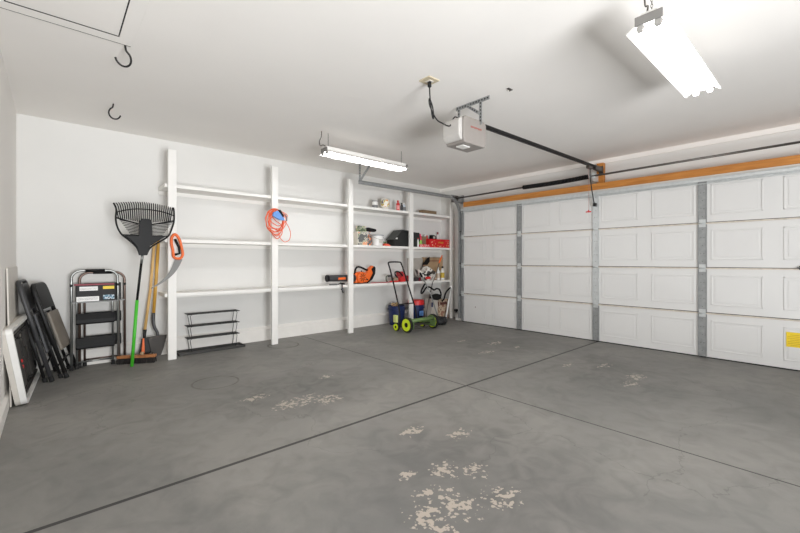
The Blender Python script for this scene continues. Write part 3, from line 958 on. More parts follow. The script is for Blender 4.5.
# large cardboard boxes at the back of the last bay
t = thing('cardboard_box', 'large tan cardboard box at the back of the lowest shelf in the corner bay', 'box', (.2, .34, S3))
MB().box(-.12, .43, .335, .405, S3, S3 + .45).build('carton', M_CARD, t, bevel=.003)
MB().box(.02, .32, .333, .335, S3 + .37, S3 + .385).build('printed_line', mat('brown_print', (130, 80, 60), .7), t)
o = MB().box(-.52, -.135, .36, .40, S3, S3 + .43).build('grey_panel', mat('grey_board', (178, 172, 164), .6), bevel=.003)
solo(o, 'thin pale grey panel leaning on the back wall in the corner bay', 'panel')
t = thing('torn_bag', 'torn white paper bag with red print slumped on the lowest shelf', 'bag', (-.22, .16, S3))
m = MB().prism([(-.40, S3), (-.46, S3 + .10), (-.50, S3 + .22), (-.40, S3 + .16), (-.30, S3 + .20), (-.24, S3 + .28), (-.14, S3 + .21), (-.05, S3 + .17), (-.03, S3 + .10), (-.10, S3)], .09, .24, 'xz')
m.build('paper_sack', patch_mat('torn_paper', [(70, 64, 60), (214, 208, 200), (226, 222, 216), (226, 222, 216), (170, 160, 150)], 9), t, bevel=.01)
MB().box(-.33, -.20, .082, .0895, S3 + .03, S3 + .075).build('red_print', M_RED, t)
MB().tube(smooth([(-.42, .085, S3 + .15), (-.33, .08, S3 + .11), (-.24, .08, S3 + .12), (-.16, .085, S3 + .14)], 4), .012, 7).build('dark_strap', M_BLACK, t)
t = thing('black_trowel', 'black bladed trowel sticking up behind the torn paper bag', 'trowel', (-.16, .27, S3))
MB().tube([(-.27, .275, S3 + .02), (-.19, .275, S3 + .30)], .008, 8).build('handle', mat('pink_wood', (190, 130, 110), .6), t)
MB().prism([(-.23, S3 + .30), (-.10, S3 + .43), (-.03, S3 + .46), (-.03, S3 + .36), (-.09, S3 + .30)], .268, .282, 'xz').build('blade', M_BLACK, t, bevel=.003)
bottle('spray_bottle', 'white bottle on the lowest shelf left of the yellow capped one', 'bottle', .09, .15, S3, .036, .25, M_WHITE, M_OFFW, band=mat('beige_label', (196, 180, 160), .5), group='bottles in the corner bay')
bottle('spray_bottle', 'white bottle with black cap and yellow label in the corner bay', 'bottle', .215, .15, S3, .040, .27, M_WHITE, M_BLACK, band=mat('mustard', (206, 176, 60), .5), group='bottles in the corner bay')
bottle('spray_bottle', 'yellow capped squat bottle nearest the last shelf post', 'bottle', .285, .22, S3, .034, .22, mat('pale_yellow', (224, 214, 150), .5), M_YEL, group='bottles in the corner bay')
o = MB().box(-.06, .02, .12, .20, S3, S3 + .13).crumple(.004, 5, 1).build('brown_jar_carton', patch_mat('brown_tub', [(140, 110, 90), (200, 180, 160), (110, 90, 80)], 22))
solo(o, 'small mottled brown carton between the torn bag and the white bottle', 'box')
t = thing('long_pruner', 'long handled tool with orange grip leaning diagonally across the corner bay', 'pruner', (-.1, -.02, .0))
MB().tube([(-.255, -.02, .72), (-.16, -.02, .90), (-.06, -.018, 1.12)], .007, 8).build('shaft', M_STEEL, t)
MB().tube([(-.07, -.018, 1.10), (-.03, -.018, 1.17), (.02, -.018, 1.25)], [.013, .018, .012], 10).build('grip', M_ORANGE, t)
MB().tube([(-.255, -.02, .72), (-.42, -.05, .30), (-.50, -.07, .012)], .009, 8).build('lower_shaft', M_STEEL, t)

# ------------------------------------------------------------------ orange extension cord hung on the second post
t = thing('extension_cord', 'tangled orange extension cord hung on the second shelf post', 'cord', (-3.36, -.03, 1.65))
MB().tube([(-3.36, 0, 1.83), (-3.36, -.055, 1.83), (-3.36, -.06, 1.85)], .007, 8).build('hook', M_STEEL, t)
m = MB()
rnd = random.Random(12)
specs = [(-3.37, 1.70, .125, .15), (-3.36, 1.71, .11, .13), (-3.38, 1.68, .125, .17), (-3.35, 1.70, .13, .14), (-3.37, 1.66, .10, .17), (-3.34, 1.73, .10, .10), (-3.38, 1.69, .115, .155), (-3.36, 1.64, .095, .185)]
pts = []
for i, (cx_, cz_, rx_, rz_) in enumerate(specs):
    ph = rnd.uniform(-.25, .25)
    for q in range(14):
        a = PI / 2 + 2 * PI * q / 14
        pts.append((cx_ + rx_ * math.cos(a + ph * math.sin(a)) + rnd.uniform(-.008, .008), -.034 - .008 * (i % 5) + rnd.uniform(-.003, .003), cz_ + rz_ * math.sin(a) + rnd.uniform(-.008, .008)))
m.tube(smooth(pts, 3), .0058, 7)
pts = [(-3.30, -.05, 1.74), (-3.24, -.05, 1.70), (-3.18, -.05, 1.62), (-3.15, -.05, 1.53), (-3.17, -.05, 1.44), (-3.24, -.05, 1.41), (-3.30, -.05, 1.46), (-3.32, -.05, 1.54), (-3.28, -.05, 1.62), (-3.22, -.05, 1.70), (-3.20, -.05, 1.78), (-3.27, -.05, 1.82)]
m.tube(smooth(pts, 5), .0048, 7)
pts = [(-3.46, -.05, 1.80), (-3.38, -.06, 1.70), (-3.28, -.06, 1.63), (-3.36, -.06, 1.58), (-3.47, -.06, 1.64), (-3.42, -.06, 1.74), (-3.30, -.06, 1.82)]
m.tube(smooth(pts, 5), .0055, 7)
m.build('cable', M_OCORD, t)
MB().prism([(-3.42, 1.80), (-3.36, 1.83), (-3.27, 1.74), (-3.26, 1.70), (-3.33, 1.70), (-3.43, 1.75)], -.10, -.078, 'xz').build('cable_wrap', M_LBLUE, t, bevel=.006, label='light blue wrap')
MB().prism([(-3.35, 1.84), (-3.32, 1.84), (-3.27, 1.76), (-3.29, 1.74)], -.104, -.082, 'xz').build('wrap_strap', M_BLACK, t)
MB().tube([(-3.24, -.055, 1.79), (-3.21, -.055, 1.75), (-3.215, -.055, 1.70)], .012, 8).build('plug', M_GREY, t)

# ------------------------------------------------------------------ pruning saw hung on the first post
t = thing('pruning_saw', 'curved pruning saw with an orange loop handle hung on the first shelf post', 'saw', (-4.55, -.03, 1.3))
loop = smooth([(-4.605, -.03, 1.42), (-4.57, -.03, 1.455), (-4.53, -.03, 1.40), (-4.505, -.03, 1.30), (-4.495, -.03, 1.22), (-4.525, -.03, 1.175), (-4.585, -.03, 1.19), (-4.595, -.03, 1.27), (-4.61, -.03, 1.35)], 4, True)
MB().tube(loop, .0155, 10, closed=True).build('loop_handle', M_ORANGE, t)
MB().tube([(-4.575, -.032, 1.40), (-4.535, -.032, 1.31), (-4.525, -.032, 1.235), (-4.575, -.032, 1.22)], .014, 8).build('grip_insert', M_BLACK, t)
blade = []
up_, lo_ = [], []
for k in range(13):
    a = k / 12
    x = -4.535 - .23 * a - .045 * a * a
    z = 1.175 - .335 * a + .10 * a * (1 - a) * 0 - .03 * (1 - a) * a
    bow = .045 * math.sin(PI * a)
    w_ = .032 * (1 - a) + .006
    up_.append((x + bow * .7 - w_, z - bow * .4 + w_ * .3))
    lo_.append((x + bow * .7 + w_, z - bow * .4 - w_ * .3))
MB().prism(up_ + lo_[::-1], -.033, -.029, 'xz').build('blade', mat('saw_steel', (128, 128, 126), .6, .25), t)

# ------------------------------------------------------------------ leaf rake
t = thing('leaf_rake', 'large black leaf rake with a green handle standing upside down against the shelving', 'rake', (-4.99, -.04, 0))
def L(px, py):            # rake head local layout, metres, head centre line 143 across, 250 up
    u = (px - 143) / 106.0
    w_ = (250 - py) / 91.0
    return (-4.885 + u * 1.0, -.062 - .010 * w_, 1.265 + w_)
def curve(pts, r, m, seg=7, n=4):
    m.tube(smooth([L(*p) for p in pts], n), r, seg)
MB().tube([(-4.99, -.04, 0.004), (-4.944, -.05, .72)], .0165, 12).build('green_grip', M_GREEN, t, label='bright green lower handle')
MB().tube([(-4.944, -.05, .72), (-4.905, -.055, 1.13)], .0125, 12).build('black_shaft', M_BLACK, t)
MB().tube([(-4.905, -.055, 1.12), (-4.893, -.058, 1.235)], .0135, 12).build('ferrule', M_SILV, t)
m = MB()
poly = [(138.5, 255), (136, 246), (130, 240), (124, 236), (138, 235.5), (138.5, 222), (141, 218.5), (149, 218.5), (151, 222), (151.5, 235.5), (166, 235), (158, 240), (149, 246), (146.5, 255)]
P2 = [L(*p) for p in poly]
m.prism([(p[0], p[2]) for p in P2], -.082, -.052, 'xz')
m.build('hub', M_BLACK, t, bevel=.004)
m = MB()
curve([(114.5, 205), (117, 211), (116.5, 220), (118, 228), (122, 235), (129, 240.5), (136, 247), (139, 254)], .009, m)
curve([(173.5, 205), (174.3, 211), (174, 220), (171.5, 228), (168, 235), (160, 240.5), (150, 247), (146, 254)], .009, m)
curve([(116.5, 214), (126, 211), (136, 209.3), (145, 209), (155, 209.5), (165, 211), (174, 213.5)], .006, m)
curve([(117, 219), (127, 221.5), (138, 224)], .009, m)
curve([(151, 224), (162, 221.5), (174, 219)], .009, m)
curve([(122, 235.3), (138, 235.3)], .006, m)
curve([(151, 235.3), (168, 235.3)], .006, m)
m.build('head_frame', M_BLACK, t)
N = 27
for k in range(N):
    a = k / (N - 1)
    xt = 115.5 + 57.5 * a
    yt = 204.5 - 3.2 * math.sin(PI * a)
    xb = 119 + 51 * a
    yb = 219 + 4 * (1 - abs(2 * a - 1))
    m = MB()
    tip = L(xt - 1.2 + 0 * a, yt)
    p1 = L(xt + (xb - xt) * .35, yt + 4)
    p2 = L(xb, yb)
    m.tube(smooth([(tip[0], tip[1] - .03, tip[2] - .012), p1, p2], 3), [.0042, .0050, .0058, .0060, .0060, .0060, .0060][:7], 5)
    m.build('tine', M_BLACK, t)
for side in (0, 1):
    m = MB()
    for k in range(9):
        a = k / 8
        p = (L(138.5, 224 + 11 * a), L(120 + 10 * a, 221 + 13.6 * a)) if side == 0 else (L(151, 224 + 11 * a), L(172 - 10 * a, 221 + 13.6 * a))
        m.tube(p, .0042, 5)
    m.build('diagonal_web', M_BLACK, t)

# ------------------------------------------------------------------ shovels
t = thing('garden_shovel', 'square bladed shovel with a golden wooden handle leaning left of the first post', 'shovel', (-4.72, .3, 0))
MB().tube([(-4.672, .345, 1.40), (-4.70, .32, .95), (-4.735, .285, .50)], .0175, 12).build('handle', M_YWOOD, t)
MB().tube(smooth([(-4.735, .285, .53), (-4.738, .28, .42), (-4.725, .262, .35), (-4.70, .25, .29), (-4.70, .248, .20)], 4), [.019] * 5 + [.018] * 5 + [.016] * 5 + [.010] * 2, 10).build('socket', M_DGREY, t)
MB().prism([(-4.80, .25), (-4.70, .262), (-4.605, .262), (-4.635, .12), (-4.665, .03), (-4.72, .012), (-4.76, .05)], .232, .237, 'xz').build('blade', mat('worn_black_steel', (58, 54, 50), .5, .3, var=.2), t)
t = thing('garden_shovel', 'black bladed shovel with a pale yellow handle leaning furthest left behind the rake', 'shovel', (-4.80, .3, 0))
MB().tube([(-4.715, .345, 1.38), (-4.76, .325, .80), (-4.822, .29, .33)], .0155, 12).build('handle', M_LWOOD, t)
MB().tube([(-4.820, .291, .34), (-4.828, .282, .22)], [.019, .013], 10).build('socket', M_BLKM, t)
MB().prism([(-4.86, .24), (-4.79, .25), (-4.745, .245), (-4.755, .08), (-4.80, .012), (-4.87, .012), (-4.885, .06)], .270, .275, 'xz').build('blade', M_BLKM, t)
o = MB().prism([(-4.865, .07), (-4.85, .25), (-4.835, .245), (-4.83, .07)], .235, .25, 'xz').build('orange_scraper', M_ORANGE, bevel=.003)
solo(o, 'short orange handled scraper standing beside the black shovel blade', 'scraper')
t = thing('push_broom_head', 'push broom head with a brown wooden block and black bristles on the floor', 'broom', (-4.92, .09, 0))
Mb = Matrix.Translation((-4.925, .105, 0)) @ Matrix.Rotation(math.radians(-28), 4, 'Z')
MB(Mb).box(-.19, .19, -.03, .03, .062, .090).build('block', M_BROOMW, t, bevel=.004)
m = MB(Mb)
rnd = random.Random(5)
for k in range(46):
    for j in range(4):
        x, y = -.182 + k * .0081, -.022 + j * .0147
        m.beam((x, y, .064), (x + rnd.uniform(-.006, .006), y * 1.4 + rnd.uniform(-.006, .006), .001), .007, .007)
b = m.build('bristles', mat('black_bristles', (30, 26, 24), .8), t)
MB(Mb).tube([(.05, 0, .088), (.05, .01, .12)], .02, 12).build('handle_socket', M_CARD, t)

# ------------------------------------------------------------------ wire rack and tray
t = thing('wire_rack', 'black three tier folding wire rack standing in a tray', 'rack', (-4.10, .24, .03))
xa, xb_ = -4.395, -3.77
for zt in (.185, .335, .485):
    m = MB()
    m.tube([(xa, .17, zt), (xb_, .17, zt), (xb_, .31, zt), (xa, .31, zt)], .005, 6, closed=True)
    for k in range(13):
        y = .178 + k * .0105
        m.beam((xa, y, zt), (xb_, y, zt), .0042, .0035)
    for k in range(9):
        x = xa + .02 + (xb_ - xa - .04) * k / 8
        m.beam((x, .17, zt - .004), (x, .31, zt - .004), .004, .004)
    m.build('wire_shelf', M_WIRE, t)
for x, s_ in ((xa + .04, 1), (xb_ - .04, -1)):
    for y in (.178, .302):
        m = MB()
        z = .022
        p = [(x + s_ * .01, y, .022)]
        for q, zt in enumerate((.185, .335, .485)):
            p += [(x - s_ * .01, y, zt - .02), (x + s_ * .012, y, zt)]
        m.tube(p, .0036, 7)
        m.build('leg', M_WIRE, t)
m = MB().box(-4.495, -3.715, .135, .34, .002, .008)
for (a, b, c, d) in ((-4.50, -3.71, .13, .14), (-4.50, -3.71, .335, .345), (-4.50, -4.49, .13, .345), (-3.72, -3.71, .13, .345)):
    m.box(a, b, c, d, .001, .030)
solo(m.build('boot_tray', mat('tray_black', (50, 49, 47), .5), bevel=.003), 'long shallow black boot tray on the floor under the wire rack', 'tray')

# ------------------------------------------------------------------ folded step ladders
def ladder(name, label, x, y, z_lean, wd, ht, tube_mat, detail, group='folded step ladders'):
    t = thing(name, label, 'step ladder', (x, y, 0), group)
    M_ = Matrix.Translation((x, y, 0)) @ Matrix.Rotation(math.radians(-z_lean), 4, 'X')
    hw = wd / 2
    r = .085
    # front U frame
    pts = [(-hw, 0, .03), (-hw, 0, ht - r)] + [(-hw + r - r * math.cos(a), 0, ht - r + r * math.sin(a)) for a in [PI / 2 * k / 6 for k in range(1, 7)]]
    pts += [(hw - r + r * math.sin(a), 0, ht - r + r * math.cos(a)) for a in [PI / 2 * k / 6 for k in range(0, 7)]] + [(hw, 0, .03)]
    MB(M_).tube(pts, .0125, 12).build('front_frame', tube_mat, t)
    MB(M_).tube([(-.085, 0, ht), (.085, 0, ht)], .0165, 12).build('hand_grip', M_BLACK, t)
    # rear frame
    rz = .045
    m = MB(M_).tube([(-hw + .045, rz, .02), (-hw + .045, rz, .82), (-hw + .06, rz, .85), (hw - .06, rz, .85), (hw - .045, rz, .82), (hw - .045, rz, .02)], .010, 10)
    m.tube([(-hw + .045, rz, .07), (hw - .045, rz, .07)], .008, 8)
    m.build('rear_frame', tube_mat, t)
    for sx in (-1, 1):
        for yy, xx in ((0, hw), (rz, hw - .045)):
            MB(M_).lathe([(.014, .0), (.019, .002), (.018, .045), (.014, .05)], (sx * xx, yy, 0.002), 'z', 12).build('rubber_foot', M_RUB, t)
    # steps folded upright
    for k, (z0, z1) in enumerate(((.21, .33), (.47, .585))):
        m = MB(M_)
        m.prism([(-.014, z0), (-.036, z0 + .012), (-.040, z0 + .05), (-.022, z1), (.012, z1), (.012, z0)], -hw + .035, hw - .035, 'yz')
        m.build('step', M_BLACK, t, bevel=.004)
    stp = MB(M_).box(-hw + .035, hw - .035, -.022, .012, .70, .905).build('top_step', M_BLACK, t, bevel=.006)
    MB(M_).box(-hw, hw, -.026, -.014, .70, .712).build('platform_bar', M_GREY, t)
    for sx in (-1, 1):
        MB(M_).lathe([(.016, -.012), (.016, .012)], (sx * hw, -.004, .885), 'x', 10).build('pivot', M_BLACK, t)
    if detail:
        MB(M_).box(-hw + .02, hw - .035, -.027, -.0215, .885, .903).build('red_edge', M_MAROON, stp)
        MB(M_).box(-.135, .02, -.0255, -.0215, .828, .872).build('white_label', M_WHITE, stp)
        MB(M_).box(-.16, .03, -.0285, -.0265, .715, .765).build('white_label', M_WHITE, stp)
        MB(M_).box(.065, .165, -.0255, -.0215, .84, .872).build('yellow_label', M_YEL, stp)
        MB(M_).box(.065, .165, -.0255, -.0215, .728, .775).build('picture_label', patch_mat('sticker_print', [(60, 90, 110), (120, 160, 180), (220, 225, 230), (40, 60, 80)], 30), stp)
        for (xa_, xb2, zz) in ((-.125, -.085, .85), (-.075, .01, .852), (-.125, .0, .84), (-.15, .02, .748), (-.15, .015, .738), (-.15, .02, .728)):
            m = MB(M_)
            k = xa_
            while k < xb2:
                m.box(k, k + .006, -.0292 if zz < .8 else -.0262, -.0285 if zz < .8 else -.0255, zz, zz + .005)
                k += .010
            m.build('label_text', M_GREY, stp)
    return t
ladder('step_ladder', 'silver framed folded step ladder with three black steps, in front of the brown one', -5.285, .185, 4, .40, 1.045, M_SILV, True)
ladder('step_ladder', 'brown framed folded step ladder standing against the wall behind the silver one', -5.215, .285, 2, .40, 1.02, M_BRONZE, False)

# ------------------------------------------------------------------ folded chairs and table at the left wall
def folded_chair(label, M_, tube_mat, seat_mat, ht=.98, wd=.44, back=None):
    p = M_ @ Vector((0, 0, 0))
    t = thing('folding_chair', label, 'folding chair', (p.x, p.y, 0), 'folded chairs at the left wall')
    hw = wd / 2
    r = .07
    pts = [(-hw, 0, .03), (-hw, 0, ht - r), (-hw + .02, 0, ht - .02), (-hw + r, 0, ht), (hw - r, 0, ht), (hw - .02, 0, ht - .02), (hw, 0, ht - r), (hw, 0, .03)]
    MB(M_).tube(pts, .0145, 12, flat=1.25).build('front_frame', tube_mat, t)
    MB(M_).tube([(-hw + .035, .05, .03), (-hw + .035, .04, .66), (hw - .035, .04, .66), (hw - .035, .05, .03)], .013, 10).build('rear_frame', M_BLKM, t)
    MB(M_).tube([(-hw, 0, .17), (hw, 0, .17)], .009, 8).build('stretcher', M_BLKM, t)
    MB(M_).tube([(-hw + .035, .05, .13), (hw - .035, .05, .13)], .009, 8).build('stretcher', M_BLKM, t)
    m = MB(M_).prism([(-hw + .02, .70), (hw - .02, .70), (hw - .02, .92), (hw - .06, .955), (-hw + .06, .955), (-hw + .02, .92)], -.020, -.004, 'xz')
    m.build('backrest', back or seat_mat, t, bevel=.006)
    m = MB(M_).prism([(-hw + .03, .27), (hw - .03, .27), (hw - .05, .66), (-hw + .05, .66)], -.042, -.016, 'xz')
    m.build('seat', seat_mat, t, bevel=.010)
    for sx in (-1, 1):
        MB(M_).lathe([(.015, 0), (.02, .003), (.019, .05), (.015, .055)], (sx * hw, 0, 0.0), 'z', 12).build('foot_cap', M_RUB, t)
        MB(M_).lathe([(.015, 0), (.019, .003), (.018, .045), (.015, .05)], (sx * (hw - .035), .05, 0.0), 'z', 12).build('foot_cap', M_RUB, t)
        MB(M_).beam((sx * hw, .012, .58), (sx * (hw - .03), .03, .40), .006, .03).build('hinge_link', M_STEEL, t)
    return t
def lean(x, y, yaw, tilt, roll=0):
    return Matrix.Translation((x, y, .004)) @ Matrix.Rotation(math.radians(yaw), 4, 'Z') @ Matrix.Rotation(math.radians(tilt), 4, 'X') @ Matrix.Rotation(math.radians(roll), 4, 'Y')
folded_chair('dark grey folded chair nearest the leaning white table, tilted against the left wall', lean(-5.62, .04, 86, -14, 0), M_DGREY, M_DGREY)
folded_chair('folded chair with a taupe padded seat leaning next to the step ladder', lean(-5.485, .11, 79, -16, 0), M_BLKM, M_TAN, ht=.95, back=M_BLACK)

# white board standing in the corner behind the chairs
o = MB(Matrix.Translation((-5.865, -.33, 0)) @ Matrix.Rotation(math.radians(-1.1), 4, 'Y')).box(-.018, -.006, -.50, .60, .002, 1.095).build('white_board', M_OFFW, bevel=.004)
solo(o, 'tall white board standing against the left wall behind the folded chairs and table', 'board')

# folding table, underside out
Ta = thing('folding_table', 'white folding table on its long edge against the left wall, black folded legs showing', 'folding table', (-5.80, -.30, 0))
th = math.degrees(math.atan2(.085, .62))
Mt = Matrix.Translation((-5.775, -.285, .007)) @ Matrix.Rotation(math.radians(-3.0), 4, 'Z') @ Matrix.Rotation(math.radians(-6.0), 4, 'Y') @ Matrix(((1, 0, 0, 0), (0, 1, -.35, 0), (0, 0, 1, 0), (0, 0, 0, 1)))
Lh, Wd = .575, .64
# local: x = outward normal, y = along, z = up the panel
def rrect(y0, y1, z0, z1, r, n=5):
    out = []
    for (cy, cz_, a0) in ((y1 - r, z0 + r, -90), (y1 - r, z1 - r, 0), (y0 + r, z1 - r, 90), (y0 + r, z0 + r, 180)):
        for k in range(n + 1):
            a = math.radians(a0 + 90 * k / n)
            out.append((cy + r * math.cos(a), cz_ + r * math.sin(a)))
    return out
MB(Mt).prism(rrect(-Lh, Lh, 0, Wd, .05), -.046, -.012, 'yz').build('table_top', M_OFFW, Ta, bevel=.003)
outer, inner = rrect(-Lh, Lh, 0, Wd, .05), rrect(-Lh + .03, Lh - .03, .03, Wd - .03, .035)
m = MB(Mt)
n = len(outer)
vo = [[m._v((d, a, b)) for a, b in pl] for pl, d in ((outer, -.012), (outer, .026), (inner, .026), (inner, -.012))]
for A, B in zip(vo, vo[1:]):
    for k in range(n):
        m._f([A[k], A[(k + 1) % n], B[(k + 1) % n], B[k]])
m.build('rim', M_WHITE, Ta)
m = MB(Mt)
m.tube([(.0, -Lh + .09, .10), (.0, -Lh + .09, .54), (.0, -.02, .54)], .013, 10).tube([(.0, -Lh + .09, .10), (.0, -.02, .10)], .013, 10).tube([(.004, -.20, .10), (.004, -.20, .54)], .012, 8)
m.build('folded_leg', M_BLKM, Ta)
m = MB(Mt)
m.tube([(.0, Lh - .09, .10), (.0, Lh - .09, .54), (.0, .03, .54)], .013, 10).tube([(.0, Lh - .09, .10), (.0, .03, .10)], .013, 10).tube([(.004, .20, .10), (.004, .20, .54)], .012, 8)
m.build('folded_leg', M_BLKM, Ta)
m = MB(Mt).box(-.010, .012, -.50, .50, .045, .065).box(-.010, .012, -.50, .50, .575, .595).box(-.010, .008, -.42, .38, .26, .38)
m.beam((.008, -.44, .28), (.008, -.22, .34), .03, .012).beam((.008, .44, .28), (.008, .22, .34), .03, .012)
m.box(-.010, .018, -.50, -.30, .12, .52).box(-.010, .016, .10, .30, .10, .54).box(-.010, .014, -.24, -.06, .14, .50).box(-.010, .014, .36, .50, .18, .48)
m.build('support_frame', mat('black_frame', (52, 50, 48), .5), Ta, bevel=.003)
m = MB(Mt)
for (a, b) in ((-.38, .34), (-.38, .29)):
    m.lathe([(.013, .016), (.015, .018), (.015, .024), (.008, .027)], (0, a, b), 'x', 12)
m.build('lock_button', M_RED, Ta, label='red lock button')

# ------------------------------------------------------------------ reel mower
t = thing('reel_mower', 'green reel mower with lime wheels and tall black handle in front of the shelving', 'lawn mower', (-1.1, -.5, 0))
def wheel(name, x, y, r, w_, parent, s=-1):
    tyre = MB().lathe([(r * .80, -w_ / 2), (r * .96, -w_ / 2), (r, -w_ / 2 + .006), (r, w_ / 2 - .006), (r * .96, w_ / 2), (r * .80, w_ / 2)], (x, y, r), 'x', 30).build(name, M_RUB, parent)
    MB().lathe([(r * .30, -w_ / 2 + .004), (r * .34, -w_ / 2 - .004), (r * .62, -w_ / 2 - .001), (r * .80, -w_ / 2 - .004), (r * .81, w_ / 2), (r * .30, w_ / 2)], (x, y, r), 'x', 30).build('rim', M_LIME, tyre, label='lime wheel disc')
    m = MB().lathe([(r * .14, -w_ / 2 - .008), (r * .24, -w_ / 2 - .006), (r * .30, -w_ / 2), (r * .30, w_ / 2)], (x, y, r), 'x', 18)
    m.build('hub', M_BLACK, tyre)
    return tyre
wheel('wheel', -1.395, -.55, .122, .045, t)
wheel('wheel', -.80, -.55, .122, .045, t)
wheel('roller_wheel', -1.43, -.33, .068, .035, t)
wheel('roller_wheel', -.83, -.33, .068, .035, t)
MB().prism([(-.64, .05), (-.66, .15), (-.60, .225), (-.52, .235), (-.46, .18), (-.33, .10), (-.33, .06), (-.46, .05)], -1.355, -1.34, 'yz').build('side_plate', M_MGREEN, t)
MB().prism([(-.64, .05), (-.66, .15), (-.60, .225), (-.52, .235), (-.46, .18), (-.33, .10), (-.33, .06), (-.46, .05)], -.855, -.84, 'yz').build('side_plate', M_MGREEN, t)
MB().tube([(-1.36, -.60, .185), (-.84, -.60, .185)], .030, 14).build('front_guard', M_MGREEN, t, label='green front bar')
MB().tube([(-1.40, -.33, .068), (-.86, -.33, .068)], .022, 12).build('roller', M_BLACK, t)
m = MB()
for k in range(5):
    pts = []
    for q in range(12):
        a = 2 * PI * k / 5 + 1.2 * q / 11
        pts.append((-1.33 + .47 * q / 11, -.53 + .075 * math.cos(a), .105 + .075 * math.sin(a)))
    m.tube(pts, .006, 5)
m.tube([(-1.34, -.53, .105), (-.86, -.53, .105)], .012, 8)
m.build('cutting_reel', M_STEEL, t)
m = MB().tube(smooth([(-1.40, -.38, .10), (-1.395, -.36, .33), (-1.395, -.29, .56), (-1.415, -.16, .98), (-1.415, -.11, 1.09), (-1.385, -.10, 1.125), (-1.16, -.10, 1.125), (-1.125, -.11, 1.09), (-1.115, -.16, .98), (-1.06, -.29, .56), (-1.03, -.36, .33), (-1.05, -.42, .12)], 4), .0125, 10)
m.build('handle', M_BLACK, t)
MB().tube([(-1.395, -.33, .43), (-1.045, -.33, .43)], .010, 8).build('cross_bar', M_BLACK, t)
MB().box(-1.46, -1.42, -.36, -.28, .14, .26).build('roller_guard', mat('pale_lime', (206, 214, 130), .5), t, bevel=.006)
# ------------------------------------------------------------------ buckets under the lowest shelf
def bucket(name, label, x, y, r, h, group):
    t = thing(name, label, 'bucket', (x, y, 0), group)
    MB().lathe([(r * .82, 0.001), (r * .84, .006), (r, h), (r * .95, h), (r * .78, .02)], (x, y, 0), 'z', 28).build('bucket_body', M_BLUE, t)
    MB().lathe([(r * .99, h - .07), (r * 1.05, h - .066), (r * 1.06, h - .05), (r * 1.0, h - .046)], (x, y, 0), 'z', 28).build('rib', M_BLUE, t)
    return t
g = 'navy buckets under the shelving'
bk = bucket('plastic_bucket', 'navy bucket filled with tan scraps, left of the fourth post behind the mower', -.99, .17, .155, .34, g)
m = MB()
rnd = random.Random(9)
for k in range(10):
    a, rr = rnd.uniform(0, 2 * PI), rnd.uniform(0, .09)
    m.ball((-.99 + rr * math.cos(a), .17 + rr * math.sin(a), .345 + rnd.uniform(0, .035)), rnd.uniform(.03, .05), rnd.uniform(.03, .05), rnd.uniform(.02, .04), 8, 5)
sc_ = solo(m.build('scrap_pile', patch_mat('tan_scraps', [(150, 110, 80), (196, 176, 120), (170, 130, 100), (110, 90, 70)], 15)), 'tan and brown scraps heaped in the navy bucket left of the post', 'scraps')
sc_['kind'] = 'stuff'
bk = bucket('plastic_bucket', 'navy bucket with a bright red lid right of the fourth post', -.50, .17, .150, .325, g)
MB().lathe([(.150, .326), (.158, .328), (.150, .40), (.135, .415), (.03, .418)], (-.50, .17, 0), 'z', 28).build('lid', M_RED, bk, label='bright red lid')
MB().box(-.57, -.47, .002, .012, .13, .22).build('label', M_LBLUE, bk)

# string trimmer leaning over the clutter
t = thing('string_trimmer', 'string trimmer with a silver shaft and black handle leaning in the corner bay', 'string trimmer', (-.35, -.15, 0))
MB().tube([(-.56, -.02, .90), (-.40, -.10, .56), (-.30, -.16, .20), (-.27, -.18, .10)], .012, 10).build('shaft', M_SILV, t)
MB().tube([(-.575, -.012, .93), (-.545, -.028, .85)], [.018, .022], 12).build('grip', M_BLACK, t)
MB().tube(smooth([(-.50, -.06, .72), (-.59, -.07, .62), (-.60, -.07, .55), (-.545, -.07, .58), (-.47, -.07, .655), (-.36, -.07, .65), (-.27, -.07, .60), (-.20, -.07, .62), (-.12, -.07, .60), (-.07, -.07, .50), (-.14, -.07, .42), (-.22, -.07, .42)], 4), .016, 9).build('bike_handle', M_BLACK, t)
MB().prism([(-.36, .50), (-.22, .53), (-.12, .50), (-.14, .42), (-.26, .41), (-.38, .45)], -.14, -.05, 'xz').build('motor_housing', M_BLACK, t, bevel=.015)
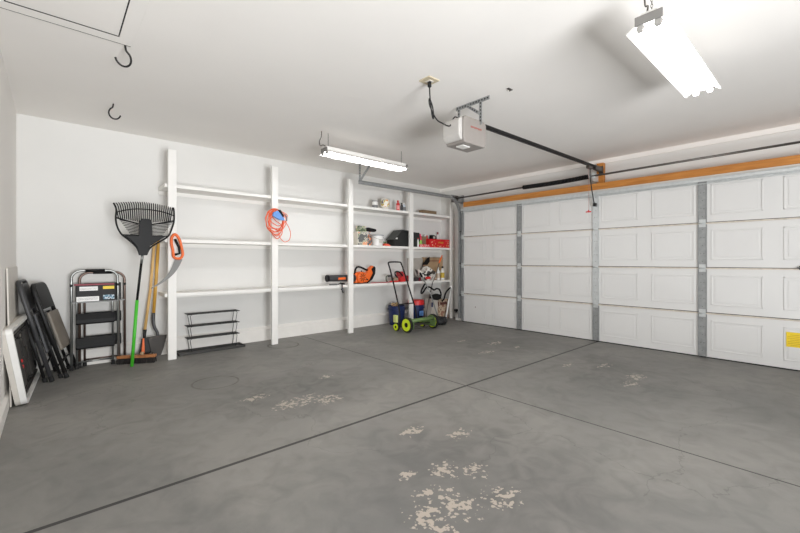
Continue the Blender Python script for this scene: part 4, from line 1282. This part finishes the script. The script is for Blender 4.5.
MB().lathe([(.03, .0), (.045, .01), (.05, .05), (.03, .10)], (-.265, -.185, .005), 'z', 16).build('cutting_head', M_DGREY, t)
MB().prism([(-.40, .09), (-.25, .12), (-.12, .09), (-.16, .06), (-.36, .06)], -.28, -.12, 'xz').build('debris_guard', M_BLKM, t, bevel=.006)
# box, paper bag, black bag, white pipe
t = thing('white_carton', 'white carton standing between the red lidded bucket and the brown paper bag', 'box', (-.13, .12, 0))
MB().box(-.21, -.03, .05, .22, 0.001, .41).build('carton', mat('dull_white_card', (196, 188, 178), .7), t, bevel=.003)
MB().box(-.21, -.17, .047, .05, .26, .35).build('blue_print', M_BLUE, t)
t = thing('paper_bag', 'tall brown patterned paper bag standing in the corner under the shelving', 'paper bag', (.13, .12, 0))
MB().box(.0, .27, .05, .24, .001, .38).crumple(.008, 3, 3).build('bag_body', patch_mat('kraft_print', [(150, 110, 90), (196, 176, 150), (206, 186, 162), (170, 146, 120), (214, 200, 180), (130, 90, 76)], 10), t)
MB().box(.03, .22, .036, .045, .285, .335).build('dark_print', mat('bag_print', (96, 56, 50), .7), t)
o = MB().ball((-.42, -.36, .065), .15, .11, .07, 16, 9).crumple(.014, 6, 1).build('black_trash_bag', mat('black_film', (40, 40, 42), .35), None)
for v in o.data.vertices:
    if v.co.z < .002:
        v.co.z = .002
solo(o, 'crumpled black plastic bag on the floor right of the mower', 'bag')
t = thing('white_pipe', 'white plastic pipe with an elbow end leaning on the last shelf post', 'pipe', (.2, -.03, 0))
MB().tube([(.115, -.03, .012), (.16, -.04, .25), (.25, -.035, .57)], .018, 12).build('pipe', M_WHITE, t)
MB().tube([(.25, -.035, .57), (.27, -.035, .62), (.245, -.035, .65)], .028, 12).build('elbow', M_WHITE, t)
o = MB().tube(smooth([(.20, -.07, .62), (.10, -.08, .57), (.04, -.08, .50), (.02, -.07, .42), (.0, -.03, .36)], 5), .016, 9).build('black_hose', M_BLACK)
solo(o, 'black curved hose arching over the top of the paper bag', 'hose')
